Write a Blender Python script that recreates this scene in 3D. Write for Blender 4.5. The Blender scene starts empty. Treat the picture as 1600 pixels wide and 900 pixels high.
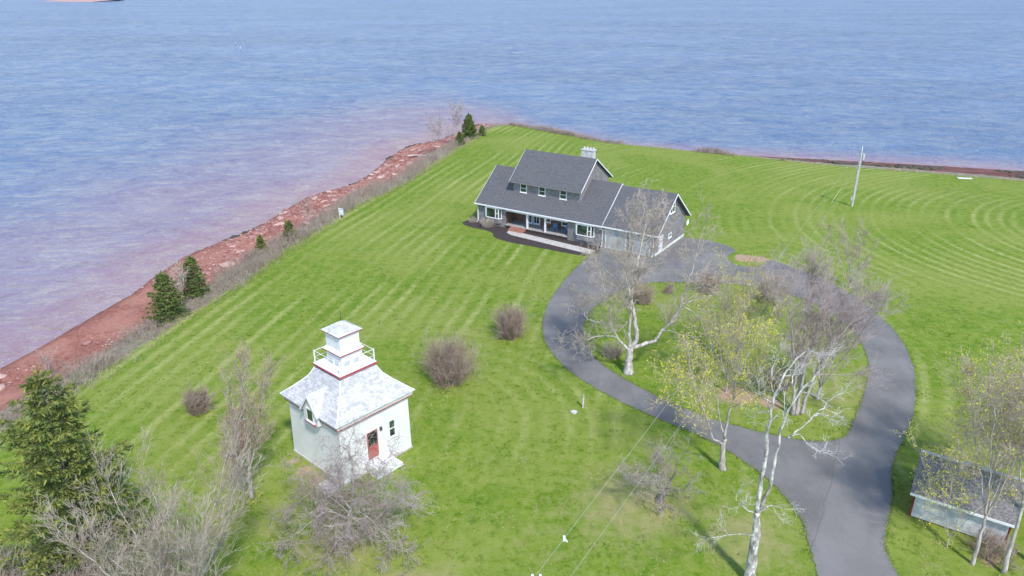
import bpy, bmesh, math, random
import numpy as np
from mathutils import Vector, Matrix
from mathutils.geometry import tessellate_polygon

R = math.radians
scene = bpy.context.scene
COL = scene.collection

# ------------------------------------------------------------------ camera, sky, sun, exposure
cam_data = bpy.data.cameras.new('camera')
cam_data.sensor_width = 36.0
cam_data.lens = 25.875
cam_data.clip_start = 0.5
cam_data.clip_end = 30000
cam = bpy.data.objects.new('camera', cam_data)
COL.objects.link(cam)
cam.location = (0, 0, 31)
cam.rotation_euler = (R(90 - 22.44), 0, 0)
scene.camera = cam

SUN_AZ = R(-68)      # direction towards the sun, counter-clockwise from +X
SUN_EL = R(50)
world = bpy.data.worlds.new('World')
scene.world = world
world.use_nodes = True
wn = world.node_tree
bg = wn.nodes['Background']
sky = wn.nodes.new('ShaderNodeTexSky')
sky.sky_type = 'NISHITA'
sky.sun_disc = False
sky.sun_elevation = SUN_EL
sky.sun_rotation = R(90) - SUN_AZ
sky.air_density = 1.0
sky.dust_density = 0.2
sky.ozone_density = 1.2
wn.links.new(sky.outputs[0], bg.inputs[0])
bg.inputs[1].default_value = 0.15

sun_data = bpy.data.lights.new('sun', 'SUN')
sun_data.energy = 2.3
sun_data.angle = R(5)
sun_data.color = (1.0, 0.94, 0.86)
sun = bpy.data.objects.new('sun', sun_data)
COL.objects.link(sun)
sun.location = (40, -60, 90)
sv = Vector((math.cos(SUN_EL) * math.cos(SUN_AZ), math.cos(SUN_EL) * math.sin(SUN_AZ), math.sin(SUN_EL)))
sun.rotation_euler = sv.to_track_quat('Z', 'Y').to_euler()

scene.render.engine = 'CYCLES'
scene.view_settings.view_transform = 'Standard'
scene.view_settings.look = 'None'
scene.view_settings.gamma = 1.0
scene.view_settings.exposure = 0.92

# ------------------------------------------------------------------ node helper and materials
class NT:
    def __init__(self, name, rough=0.85, spec=0.3):
        m = bpy.data.materials.new(name)
        m.use_nodes = True
        self.m = m
        self.t = m.node_tree
        self.b = self.t.nodes['Principled BSDF']
        self.b.inputs['Roughness'].default_value = rough
        self.b.inputs['Specular IOR Level'].default_value = spec
        self._pos = None
    def new(self, k): return self.t.nodes.new(k)
    def link(self, a, b): self.t.links.new(a, b)
    def setin(self, sock, v):
        if isinstance(v, bpy.types.NodeSocket): self.link(v, sock)
        elif isinstance(v, (tuple, list)) and len(v) == 3 and sock.type == 'RGBA': sock.default_value = (*v, 1)
        else: sock.default_value = v
    def obj(self):
        n = self.new('ShaderNodeTexCoord'); return n.outputs['Object']
    def pos(self):
        if self._pos is None: self._pos = self.new('ShaderNodeNewGeometry').outputs['Position']
        return self._pos
    def sep(self, v):
        n = self.new('ShaderNodeSeparateXYZ'); self.link(v, n.inputs[0]); return n.outputs
    def attr(self, name):
        n = self.new('ShaderNodeAttribute'); n.attribute_name = name; return n
    def rnd(self): return self.new('ShaderNodeObjectInfo').outputs['Random']
    def scale(self, v, s, rot=0):
        n = self.new('ShaderNodeMapping'); self.link(v, n.inputs[0]); n.inputs['Scale'].default_value = s
        n.inputs['Rotation'].default_value = (0, 0, rot); return n.outputs[0]
    def noise(self, vec, scale, detail=4, rough=0.55, dist=0.0):
        n = self.new('ShaderNodeTexNoise'); self.link(vec, n.inputs['Vector'])
        n.inputs['Scale'].default_value = scale; n.inputs['Detail'].default_value = detail
        n.inputs['Roughness'].default_value = rough; n.inputs['Distortion'].default_value = dist
        return n.outputs['Fac']
    def vor(self, vec, scale, feature='F1', out='Distance'):
        n = self.new('ShaderNodeTexVoronoi'); n.feature = feature; self.link(vec, n.inputs['Vector'])
        n.inputs['Scale'].default_value = scale; return n.outputs[out]
    def math(self, op, a, b=None, c=None):
        n = self.new('ShaderNodeMath'); n.operation = op
        self.setin(n.inputs[0], a)
        if b is not None: self.setin(n.inputs[1], b)
        if c is not None: self.setin(n.inputs[2], c)
        return n.outputs[0]
    def rng(self, v, a, b, c=0.0, d=1.0, smooth=True):
        n = self.new('ShaderNodeMapRange'); n.interpolation_type = 'SMOOTHSTEP' if smooth else 'LINEAR'
        self.link(v, n.inputs[0])
        for i, x in enumerate((a, b, c, d)): n.inputs[i + 1].default_value = x
        return n.outputs[0]
    def mix(self, f, a, b, mode='MIX'):
        n = self.new('ShaderNodeMix'); n.data_type = 'RGBA'; n.blend_type = mode
        self.setin(n.inputs[0], f); self.setin(n.inputs[6], a); self.setin(n.inputs[7], b)
        return n.outputs[2]
    def color(self, c): self.setin(self.b.inputs['Base Color'], c)
    def bump(self, h, strength=0.3, dist=0.05):
        n = self.new('ShaderNodeBump'); n.inputs['Strength'].default_value = strength
        n.inputs['Distance'].default_value = dist; self.link(h, n.inputs['Height'])
        self.link(n.outputs[0], self.b.inputs['Normal'])

def simple(name, c1, c2, scale=3.0, rough=0.8, spec=0.3, detail=5, bump=0.0, use_pos=True, lo=0.35, hi=0.65):
    k = NT(name, rough, spec)
    v = k.pos() if use_pos else k.obj()
    n = k.noise(v, scale, detail)
    k.color(k.mix(k.rng(n, lo, hi), c1, c2))
    if bump: k.bump(n, bump, 0.05)
    return k.m

M = {}
def bark(name, c1, c2, scale=6):
    k = NT(name, 0.9, 0.2)
    v = k.scale(k.pos(), (1, 1, 0.35))
    n = k.noise(v, scale, 5, 0.65)
    c = k.mix(k.rng(n, 0.35, 0.68), c1, c2)
    k.color(c); k.bump(n, 0.5, 0.04)
    return k.m
M['bark_grey'] = bark('bark_grey', (0.30, 0.26, 0.23), (0.52, 0.48, 0.45))
M['bark_pale'] = bark('bark_pale', (0.28, 0.25, 0.23), (0.64, 0.61, 0.58))
M['bark_white'] = bark('bark_white', (0.20, 0.18, 0.16), (0.74, 0.72, 0.70), 5)
M['bark_dark'] = bark('bark_dark', (0.13, 0.11, 0.10), (0.27, 0.24, 0.22))
M['twig_grey'] = simple('twig_grey', (0.33, 0.27, 0.22), (0.49, 0.42, 0.36), 0.8)
M['twig_pale'] = simple('twig_pale', (0.38, 0.32, 0.26), (0.54, 0.47, 0.40), 0.8)
M['twig_mauve'] = simple('twig_mauve', (0.34, 0.27, 0.25), (0.50, 0.42, 0.40), 0.8)
M['twig_brown'] = simple('twig_brown', (0.30, 0.22, 0.18), (0.45, 0.36, 0.30), 0.9)
M['twig_white'] = simple('twig_white', (0.46, 0.43, 0.40), (0.70, 0.68, 0.65), 0.9)
M['bud_yellow'] = simple('bud_yellow', (0.42, 0.44, 0.03), (0.66, 0.60, 0.06), 2.0)
M['bud_red'] = simple('bud_red', (0.30, 0.12, 0.10), (0.36, 0.20, 0.16), 2.0)
M['bud_tan'] = simple('bud_tan', (0.34, 0.27, 0.14), (0.42, 0.36, 0.20), 2.0)
M['needle'] = simple('needle', (0.075, 0.115, 0.035), (0.25, 0.27, 0.06), 1.6)
M['needle_dark'] = simple('needle_dark', (0.065, 0.11, 0.03), (0.18, 0.23, 0.055), 1.6)
M['drygrass'] = simple('drygrass', (0.34, 0.28, 0.19), (0.48, 0.42, 0.31), 1.2)
M['white'] = simple('white_paint', (0.74, 0.75, 0.77), (0.80, 0.80, 0.80), 2.0, 0.55, 0.4)
M['red_trim'] = simple('red_trim', (0.36, 0.055, 0.07), (0.44, 0.085, 0.09), 3.0, 0.6)
M['red_door'] = simple('red_door', (0.33, 0.085, 0.075), (0.42, 0.13, 0.11), 4.0, 0.6)
M['shed_red'] = simple('shed_red', (0.16, 0.015, 0.02), (0.24, 0.03, 0.035), 4.0, 0.7)
M['metal'] = simple('grey_metal', (0.38, 0.40, 0.43), (0.50, 0.52, 0.55), 4.0, 0.45, 0.5)
M['dark_metal'] = simple('dark_metal', (0.05, 0.05, 0.055), (0.09, 0.09, 0.10), 4.0, 0.5)
M['wire'] = simple('wire_metal', (0.36, 0.37, 0.36), (0.45, 0.45, 0.44), 2.0, 0.4)
M['pole_wood'] = bark('pole_wood', (0.42, 0.40, 0.39), (0.60, 0.58, 0.57), 4)
M['concrete'] = simple('concrete', (0.42, 0.39, 0.36), (0.52, 0.49, 0.45), 2.0, 0.9, bump=0.1)
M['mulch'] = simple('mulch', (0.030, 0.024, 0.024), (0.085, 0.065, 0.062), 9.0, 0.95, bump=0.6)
M['porch_wood'] = simple('porch_wood', (0.30, 0.28, 0.27), (0.42, 0.40, 0.38), 3.0, 0.8)
M['porch_wall'] = simple('porch_wall', (0.12, 0.065, 0.05), (0.22, 0.14, 0.11), 5.0, 0.85)
M['step_wood'] = simple('step_wood', (0.30, 0.13, 0.09), (0.40, 0.20, 0.14), 4.0, 0.8)
M['blue_chair'] = simple('blue_chair', (0.09, 0.22, 0.42), (0.14, 0.30, 0.52), 4.0, 0.6)
M['door_blue'] = simple('door_blue', (0.46, 0.55, 0.64), (0.56, 0.64, 0.72), 2.0, 0.55)
M['garage_door'] = simple('garage_door', (0.34, 0.38, 0.42), (0.44, 0.48, 0.51), 2.0, 0.5)
M['stone_pale'] = simple('stone_pale', (0.42, 0.40, 0.40), (0.62, 0.61, 0.61), 6.0, 0.85, bump=0.4)
M['guy_guard'] = simple('guy_guard', (0.62, 0.64, 0.30), (0.70, 0.70, 0.40), 2.0, 0.5)
M['sign_panel'] = simple('sign_panel', (0.60, 0.74, 0.78), (0.78, 0.84, 0.86), 3.0, 0.5)
M['rock_red'] = simple('rock_red', (0.22, 0.085, 0.07), (0.42, 0.22, 0.19), 1.1, 0.9, bump=0.5)
M['rock_pink'] = simple('rock_pink', (0.40, 0.24, 0.20), (0.58, 0.40, 0.35), 1.5, 0.9, bump=0.5)
M['rock_dark'] = simple('rock_dark', (0.10, 0.055, 0.05), (0.22, 0.12, 0.10), 1.5, 0.9, bump=0.5)
M['weed'] = simple('seaweed', (0.045, 0.040, 0.022), (0.11, 0.09, 0.05), 2.0, 0.7)
M['buoy'] = simple('buoy', (0.55, 0.50, 0.48), (0.65, 0.60, 0.58), 2.0, 0.5)
M['daffodil'] = simple('daffodil_leaf', (0.20, 0.34, 0.03), (0.48, 0.50, 0.04), 6.0, 0.7)
M['grass_tuft'] = simple('grass_tuft', (0.10, 0.17, 0.03), (0.20, 0.26, 0.06), 1.5, 0.8)

def glass():
    k = NT('window_glass', 0.06, 0.6)
    n = k.noise(k.pos(), 0.9, 2)
    k.color(k.mix(k.rng(n, 0.4, 0.62), (0.02, 0.025, 0.03), (0.05, 0.09, 0.06)))
    return k.m
M['glass'] = glass()
def garage_glass(): return None

def roof_dark():
    k = NT('asphalt_shingle', 0.9, 0.25)
    p = k.obj()
    n = k.noise(p, 7, 3, 0.7); n2 = k.noise(p, 0.5, 3)
    z = k.sep(p)[2]
    row = k.math('FRACT', k.math('MULTIPLY', z, 6.5))
    tab = k.vor(k.scale(p, (3.2, 0.01, 6.5)), 1.0, 'F1', 'Color')
    ts = k.sep(tab)[0]
    c = k.mix(k.rng(n, 0.3, 0.7), (0.072, 0.071, 0.078), (0.145, 0.143, 0.152))
    c = k.mix(k.math('MULTIPLY', ts, 0.35), c, (0.15, 0.15, 0.17))
    c = k.mix(k.rng(n2, 0.4, 0.75, 0, 0.35), c, (0.13, 0.125, 0.13))
    c = k.mix(k.rng(row, 0.0, 0.22, 0.35, 0.0), c, (0.04, 0.04, 0.045))
    k.color(c); k.bump(row, 0.35, 0.02)
    return k.m
M['roof_dark'] = roof_dark()
M['roof_shed'] = simple('weathered_shingle', (0.115, 0.11, 0.11), (0.235, 0.228, 0.225), 9.0, 0.9, detail=7, bump=0.3)

def cedar(name, c1, c2, c3):
    k = NT(name, 0.9, 0.2)
    p = k.obj()
    z = k.sep(p)[2]
    row = k.math('FRACT', k.math('MULTIPLY', z, 5.5))
    sh = k.sep(k.vor(k.scale(p, (6, 6, 5.5)), 1.0, 'F1', 'Color'))[0]
    n = k.noise(k.scale(p, (1, 1, 0.5)), 0.9, 4)
    c = k.mix(sh, c1, c2)
    c = k.mix(k.rng(n, 0.45, 0.72, 0, 0.7), c, c3)
    c = k.mix(k.rng(row, 0.0, 0.2, 0.5, 0.0), c, (0.05, 0.045, 0.04))
    k.color(c); k.bump(row, 0.5, 0.02)
    return k.m
M['cedar'] = cedar('cedar_shingle', (0.18, 0.175, 0.185), (0.31, 0.305, 0.315), (0.22, 0.175, 0.15))

def white_shingle():
    k = NT('white_shingle_wall', 0.75, 0.3)
    p = k.obj(); z = k.sep(p)[2]
    row = k.math('FRACT', k.math('MULTIPLY', z, 7.0))
    n = k.noise(p, 1.2, 5)
    c = k.mix(k.rng(n, 0.35, 0.7), (0.80, 0.795, 0.79), (0.73, 0.725, 0.72))
    c = k.mix(k.rng(row, 0.0, 0.16, 0.3, 0.0), c, (0.45, 0.46, 0.48))
    k.color(c); k.bump(row, 0.5, 0.02)
    return k.m
M['white_wall'] = white_shingle()

def white_roof():
    k = NT('white_roof_shingle', 0.85, 0.25)
    p = k.obj(); s = k.sep(p); z = s[2]
    row = k.math('FRACT', k.math('MULTIPLY', z, 7.0))
    rid = k.math('FLOOR', k.math('MULTIPLY', z, 7.0))
    cell = k.new('ShaderNodeCombineXYZ')
    k.link(k.math('MULTIPLY', k.math('ADD', s[0], k.math('MULTIPLY', rid, 0.37)), 3.6), cell.inputs[0])
    k.link(k.math('MULTIPLY', k.math('ADD', s[1], k.math('MULTIPLY', rid, 0.61)), 3.6), cell.inputs[1])
    k.link(rid, cell.inputs[2])
    tab = k.sep(k.vor(cell.outputs[0], 1.0, 'F1', 'Color'))[0]
    n = k.noise(p, 5.5, 6, 0.75); n2 = k.noise(p, 0.9, 3)
    worn = k.rng(k.math('ADD', k.math('MULTIPLY', n, 0.6), k.math('ADD', k.math('MULTIPLY', n2, 0.35), k.math('MULTIPLY', tab, 0.22))), 0.50, 0.70)
    c = k.mix(k.math('MULTIPLY', worn, 0.75), (0.60, 0.605, 0.615), (0.37, 0.37, 0.385))
    c = k.mix(k.rng(row, 0.0, 0.22, 0.55, 0.0), c, (0.36, 0.37, 0.40))
    k.color(c); k.bump(row, 0.6, 0.03)
    return k.m
M['white_roof'] = white_roof()
M['lantern_shutter'] = simple('lantern_shutter', (0.42, 0.45, 0.47), (0.52, 0.55, 0.57), 3.0, 0.5)  # opaque pale grey for the lantern window panes
M['shed_white'] = simple('weathered_white_board', (0.40, 0.41, 0.42), (0.60, 0.61, 0.61), 2.5, 0.8, detail=6)
M['twig_dark'] = simple('twig_dark', (0.31, 0.24, 0.22), (0.46, 0.39, 0.37), 0.9)
M['grass_dry'] = simple('grass_dry', (0.26, 0.27, 0.09), (0.38, 0.36, 0.17), 0.8, 0.85)
M['grass_deep'] = simple('grass_deep', (0.07, 0.15, 0.008), (0.13, 0.21, 0.02), 0.8, 0.85)
M['brush_brown'] = simple('brush_brown', (0.26, 0.20, 0.165), (0.42, 0.35, 0.29), 0.35)

def asphalt():
    k = NT('asphalt', 0.85, 0.35)
    p = k.pos()
    n = k.noise(p, 0.22, 5, 0.6); f = k.noise(p, 14, 4, 0.7); n3 = k.noise(k.scale(p, (1, 0.25, 1), R(20)), 0.8, 4)
    c = k.mix(k.rng(n, 0.35, 0.68), (0.138, 0.131, 0.126), (0.205, 0.196, 0.188))
    c = k.mix(k.rng(f, 0.35, 0.7, 0, 0.35), c, (0.235, 0.228, 0.22))
    c = k.mix(k.rng(n3, 0.5, 0.75, 0, 0.35), c, (0.105, 0.10, 0.105))
    crack = k.vor(k.scale(p, (1, 1, 1)), 0.16, 'DISTANCE_TO_EDGE')
    wig = k.math('ADD', crack, k.math('MULTIPLY', k.math('SUBTRACT', k.noise(p, 1.3, 4), 0.5), 0.05))
    c = k.mix(k.rng(k.math('ABSOLUTE', wig), 0.0, 0.005, 0.22, 0.0), c, (0.05, 0.05, 0.052))
    s = k.sep(p)
    d = k.math('SUBTRACT', k.math('MULTIPLY', k.math('SUBTRACT', s[0], 24.0), 0.876), k.math('MULTIPLY', k.math('SUBTRACT', s[1], 45.6), 0.483))
    near = k.rng(s[1], 45.0, 47.5, 1.0, 0.0)
    c = k.mix(k.math('MULTIPLY', near, k.rng(d, -0.3, 0.3, 0.0, 0.3)), c, (0.26, 0.25, 0.24))
    c = k.mix(k.math('MULTIPLY', near, k.rng(k.math('ABSOLUTE', k.math('ADD', d, k.math('MULTIPLY', k.math('SUBTRACT', n3, 0.5), 0.8))), 0.02, 0.05, 0.35, 0.0)), c, (0.06, 0.06, 0.06))
    spots = k.noise(p, 0.9, 5, 0.7)
    c = k.mix(k.rng(spots, 0.58, 0.72, 0, 0.45), c, (0.26, 0.25, 0.235))
    k.color(c); k.bump(f, 0.25, 0.02)
    return k.m
M['asphalt'] = asphalt()

# ------------------------------------------------------------------ mesh helpers
def tag(o, label=None, cat=None, group=None, kind=None):
    if label: o['label'] = label
    if cat: o['category'] = cat
    if group: o['group'] = group
    if kind: o['kind'] = kind
    return o
def link(o, parent=None):
    COL.objects.link(o)
    if parent: o.parent = parent
    return o
def np_mesh(name, V, F, mat, parent=None, smooth=False, loc=None):
    V = np.asarray(V, dtype=np.float32).reshape(-1, 3); F = np.asarray(F, dtype=np.int32)
    k = F.shape[1]
    me = bpy.data.meshes.new(name)
    me.vertices.add(len(V)); me.vertices.foreach_set('co', V.ravel())
    me.loops.add(F.size); me.loops.foreach_set('vertex_index', F.ravel())
    me.polygons.add(len(F))
    me.polygons.foreach_set('loop_start', np.arange(0, F.size, k, dtype=np.int32))
    me.polygons.foreach_set('loop_total', np.full(len(F), k, dtype=np.int32))
    if smooth: me.polygons.foreach_set('use_smooth', np.ones(len(F), dtype=bool))
    me.update(calc_edges=True)
    me.materials.append(mat)
    o = bpy.data.objects.new(name, me)
    if loc is not None: o.location = loc
    return link(o, parent)
def empty(name, loc, rz=0.0):
    o = bpy.data.objects.new(name, None); o.location = loc; o.rotation_euler = (0, 0, rz)
    o.empty_display_size = 0.3
    return link(o)

class MB:
    """collects simple solids and links them as one mesh object"""
    def __init__(self): self.v = []; self.f = []
    def add(self, vs, fs):
        n = len(self.v); self.v += [tuple(p) for p in vs]; self.f += [tuple(i + n for i in f) for f in fs]; return self
    def box(self, x0, x1, y0, y1, z0, z1):
        return self.add([(x0,y0,z0),(x1,y0,z0),(x1,y1,z0),(x0,y1,z0),(x0,y0,z1),(x1,y0,z1),(x1,y1,z1),(x0,y1,z1)],
            [(0,3,2,1),(4,5,6,7),(0,1,5,4),(1,2,6,5),(2,3,7,6),(3,0,4,7)])
    def frustum(self, h0, z0, h1, z1, cx=0, cy=0):
        return self.add([(cx-h0,cy-h0,z0),(cx+h0,cy-h0,z0),(cx+h0,cy+h0,z0),(cx-h0,cy+h0,z0),(cx-h1,cy-h1,z1),(cx+h1,cy-h1,z1),(cx+h1,cy+h1,z1),(cx-h1,cy+h1,z1)],
            [(0,3,2,1),(4,5,6,7),(0,1,5,4),(1,2,6,5),(2,3,7,6),(3,0,4,7)])
    def prism_x(self, prof, x0, x1):
        n = len(prof)
        vs = [(x0, y, z) for y, z in prof] + [(x1, y, z) for y, z in prof]
        fs = [tuple(range(n - 1, -1, -1)), tuple(range(n, 2 * n))] + [(i, (i + 1) % n, (i + 1) % n + n, i + n) for i in range(n)]
        return self.add(vs, fs)
    def prism_y(self, prof, y0, y1):
        n = len(prof)
        vs = [(x, y0, z) for x, z in prof] + [(x, y1, z) for x, z in prof]
        fs = [tuple(range(n)), tuple(range(2 * n - 1, n - 1, -1))] + [(i + n, (i + 1) % n + n, (i + 1) % n, i) for i in range(n)]
        return self.add(vs, fs)
    def prism_z(self, prof, z0, z1):
        n = len(prof)
        vs = [(x, y, z0) for x, y in prof] + [(x, y, z1) for x, y in prof]
        fs = [tuple(range(n - 1, -1, -1)), tuple(range(n, 2 * n))] + [(i, (i + 1) % n, (i + 1) % n + n, i + n) for i in range(n)]
        return self.add(vs, fs)
    def tube(self, pts, radii, n=8, cap=True):
        pts = [Vector(p) for p in pts]
        if not isinstance(radii, (list, tuple)): radii = [radii] * len(pts)
        base = len(self.v); up = Vector((0.3, 0.9, 0.2)).normalized(); rings = []
        for i, p in enumerate(pts):
            d = (pts[min(i + 1, len(pts) - 1)] - pts[max(i - 1, 0)]).normalized()
            a = d.cross(up)
            if a.length < 0.05: a = d.cross(Vector((1, 0, 0)))
            a.normalize(); b = d.cross(a).normalized(); up = a.cross(d).normalized() if False else up
            rings.append([p + (a * math.cos(2 * math.pi * k / n) + b * math.sin(2 * math.pi * k / n)) * radii[i] for k in range(n)])
        vs = [tuple(q) for r in rings for q in r]; fs = []
        for i in range(len(pts) - 1):
            for k in range(n):
                fs.append((i * n + k, i * n + (k + 1) % n, (i + 1) * n + (k + 1) % n, (i + 1) * n + k))
        if cap:
            fs.append(tuple(range(n - 1, -1, -1))); fs.append(tuple((len(pts) - 1) * n + k for k in range(n)))
        return self.add(vs, fs)
    def bar(self, p, q, r, n=6): return self.tube([p, q], r, n)
    def build(self, name, mat, parent=None, smooth=False, loc=None, rz=None):
        me = bpy.data.meshes.new(name); me.from_pydata(self.v, [], self.f); me.update()
        if smooth:
            me.polygons.foreach_set('use_smooth', np.ones(len(me.polygons), dtype=bool))
        me.materials.append(mat)
        o = bpy.data.objects.new(name, me)
        if loc is not None: o.location = loc
        if rz is not None: o.rotation_euler = (0, 0, rz)
        return link(o, parent)

def catmull(pts, k=6, closed=False):
    P = [np.array(p, dtype=float) for p in pts]; n = len(P); out = []
    rng_ = range(n) if closed else range(n - 1)
    for i in rng_:
        if closed: a, b, c, d = P[(i - 1) % n], P[i], P[(i + 1) % n], P[(i + 2) % n]
        else: a, b, c, d = P[max(i - 1, 0)], P[i], P[i + 1], P[min(i + 2, n - 1)]
        for j in range(k):
            t = j / k
            out.append(0.5 * (2 * b + (c - a) * t + (2 * a - 5 * b + 4 * c - d) * t * t + (3 * b - a - 3 * c + d) * t ** 3))
    if not closed: out.append(P[-1])
    return np.array(out)
def poly_dist(X, Y, poly, closed=False):
    """unsigned distance of points to a polyline"""
    d = np.full(X.shape, 1e9); n = len(poly)
    for i in range(n if closed else n - 1):
        ax, ay = poly[i][:2]; bx, by = poly[(i + 1) % n][:2]
        dx, dy = bx - ax, by - ay; l2 = dx * dx + dy * dy + 1e-9
        t = np.clip(((X - ax) * dx + (Y - ay) * dy) / l2, 0, 1)
        d = np.minimum(d, (X - ax - t * dx) ** 2 + (Y - ay - t * dy) ** 2)
    return np.sqrt(d)
def in_poly(X, Y, poly):
    r = np.zeros(X.shape, dtype=bool); n = len(poly)
    for i in range(n):
        ax, ay = poly[i][:2]; bx, by = poly[(i + 1) % n][:2]
        if ay == by: continue
        c = ((ay > Y) != (by > Y)) & (X < (bx - ax) * (Y - ay) / (by - ay) + ax)
        r ^= c
    return r

# ------------------------------------------------------------------ shoreline, lawn, sea
LAWN = [(-60,-300), (-52,-60), (-44,15), (-40.6,34.9), (-38.8,39.7), (-37.8,46.0), (-36.5,51.1), (-35.2,54.5), (-34.1,59.1), (-32.6,66.7), (-29.5,78.9), (-27.0,92.3), (-23.2,107.5), (-17.5,123.1), (-13.6,140.6), (-7.7,161.8), (-5.2,172.7), (0.0,176.0), (8.7,167.9), (19.1,156.8), (26.5,152.1), (41.6,144.1), (49.1,140.1), (57.1,135.2), (68.9,130.1), (78.3,126.3), (86.8,122.3), (102.6,114.8), (160,92), (330,40), (330,-300)]
WATER = [(-75,-320), (-64,-60), (-56,25), (-51.6,46.7), (-49.7,54.8), (-48.3,61.3), (-46.6,68.9), (-44.7,78.8), (-44.3,86.4), (-43.1,93.5), (-38.2,104.8), (-34.8,121.6), (-28.2,132.6), (-25.5,153.2), (-22.9,164.4), (-17.1,171.0), (-11.9,183.1), (-7.9,192.1), (-1.5,186.5), (9.2,178.5), (20.5,166.5), (28.6,162.0), (43.5,156.0), (50.0,154.5), (66.1,150.0), (83.2,145.5), (99.0,140.1), (117.3,132.1), (175,110), (360,60), (360,-320)]
OUT = [(16.9,30.0), (17.8,34.9), (18.1,37.2), (17.8,39.4), (17.1,41.6), (15.6,44.3), (13.8,46.4), (10.9,49.0), (8.3,51.6), (5.5,55.3), (3.8,59.1), (3.0,63.1), (3.3,68.2), (4.5,73.2), (6.7,79.3), (9.0,84.2), (10.9,86.6)]
OUT2 = [(23.7,92.1), (26.0,91.0), (28.1,87.8), (26.6,85.4), (26.4,83.1), (27.7,81.6), (29.7,82.0), (31.4,83.8), (34.0,80.1), (35.8,76.2), (37.0,70.8), (36.9,63.8), (35.5,57.9), (33.3,52.9), (31.1,49.0), (28.6,45.6), (26.4,42.5), (24.7,39.0), (22.9,36.0), (22.0,33.8), (21.9,30.0)]
ISLAND = [(15.7,76.6), (19.8,76.7), (24.7,76.2), (27.7,74.5), (30.7,72.2), (32.6,68.2), (32.9,63.1), (31.4,57.3), (28.8,52.4), (26.4,48.6), (24.5,46.1), (22.1,45.6), (19.7,46.3), (17.0,47.6), (14.9,49.0), (12.8,50.9), (10.6,53.4), (8.8,55.9), (7.5,58.5), (6.9,61.7), (7.0,65.2), (8.2,69.0), (10.3,72.4), (13.1,75.4)]
SEA_Z = -2.5
HOUSE_O = (-4.69, 99.38); HOUSE_A = R(-33.4)
def H2W(x, y):
    return (HOUSE_O[0] + math.cos(HOUSE_A) * x - math.sin(HOUSE_A) * y, HOUSE_O[1] + math.sin(HOUSE_A) * x + math.cos(HOUSE_A) * y)

lawn_s = [tuple(p) for p in catmull(LAWN[1:-2], 4)]; lawn_s = [LAWN[0]] + lawn_s + LAWN[-2:]
water_s = [tuple(p) for p in catmull(WATER[1:-2], 4)]; water_s = [WATER[0]] + water_s + WATER[-2:]

nrs = np.random.RandomState(5)
def vnoise(X, Y, sc, seed):
    rs = np.random.RandomState(seed); g = rs.rand(256, 256)
    x = X * sc + 1000.3; y = Y * sc + 1000.7
    xi = np.floor(x).astype(int); yi = np.floor(y).astype(int); fx = x - xi; fy = y - yi
    fx = fx * fx * (3 - 2 * fx); fy = fy * fy * (3 - 2 * fy)
    a = g[xi % 256, yi % 256]; b = g[(xi + 1) % 256, yi % 256]; c = g[xi % 256, (yi + 1) % 256]; d = g[(xi + 1) % 256, (yi + 1) % 256]
    return (a * (1 - fx) + b * fx) * (1 - fy) + (c * (1 - fx) + d * fx) * fy - 0.5

def shore_fields(X, Y):
    inl = in_poly(X, Y, lawn_s); inw = in_poly(X, Y, water_s)
    d1 = poly_dist(X, Y, lawn_s, True); d2 = poly_dist(X, Y, water_s, True)
    return inl, inw, d1, d2
def height(X, Y):
    X = np.asarray(X, float); Y = np.asarray(Y, float)
    inl, inw, d1, d2 = shore_fields(X, Y)
    s = d1 / (d1 + d2 + 1e-6)
    rough = vnoise(X, Y, 0.35, 1) * 0.5 + vnoise(X, Y, 0.9, 2) * 0.3
    z = np.interp(s, [0, 0.08, 0.29, 0.36, 0.5, 1.0], [0, -0.12, -0.65, -1.5, -1.85, SEA_Z])
    z = z + rough * np.clip(s * 4, 0, 1) * np.clip((1 - s) * 4, 0.1, 1) * 0.55
    zo = SEA_Z - 0.09 * d2 - 0.02
    z = np.where(inw, z, np.maximum(zo, -7))
    return np.where(inl, 0.0, z), s, inl, inw, d1, d2

def axis(parts):
    out = []
    for a, b, st in parts: out.append(np.arange(a, b, st))
    return np.concatenate(out + [[parts[-1][1]]])
def grid_mesh(name, ax, ay, zf, mat):
    X, Y = np.meshgrid(ax, ay)
    Z, extra = zf(X, Y)
    nx, ny = len(ax), len(ay)
    V = np.stack([X, Y, Z], -1).reshape(-1, 3)
    i = (np.arange(ny - 1)[:, None] * nx + np.arange(nx - 1)[None, :]).ravel()
    F = np.stack([i, i + 1, i + nx + 1, i + nx], 1)
    o = np_mesh(name, V, F, mat, smooth=True)
    for k, a in extra.items():
        at = o.data.attributes.new(k, 'FLOAT_VECTOR', 'POINT')
        at.data.foreach_set('vector', np.stack([q.reshape(-1) for q in a], 1).astype(np.float32).ravel())
    return o

DRY = [(8,38.5,5.5,.7),(14,35.5,4,.65),(10,42,3.5,.5),(3.5,36,5,.4),(-9.9,35.0,4,.65),(-5.5,31,4,.6),(-15,36,3,.4),(70,112,18,.35),(-18,41,3.5,.35),(7,33,3,.25),(16,41,2.0,.4),(-25,44,6,.15),(40,100,14,.15),(6,79,4,.3),(3,73,3,.35),(-10,100,4,.25),(20,56,6,.55),(26,52,5,.5),(22,64,6,.4),(17,52,4,.45),(26,60,5,.45),(-13,115,8,.25),(-2,150,10,.3)]
DIRT = [(-15.3,43.2,.9,.6),(-14.3,42.0,1.1,.65),(-13.2,41.0,1.1,.65),(-12.3,40.0,1.0,.6),(28.6,84.6,1.5,1.1),(30.2,84.3,1.2,1.0),(18.3,52.2,1.9,.85),(20.6,51.0,1.4,.75),(-11.2,39.2,1.2,.6),(27.9,33.7,1.4,.6),(-16.9,39.0,.6,.6),(-9.6,34.7,1.0,.45),(-5.4,54.2,2.0,.5),(-0.2,62.4,1.6,.5)]
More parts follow.
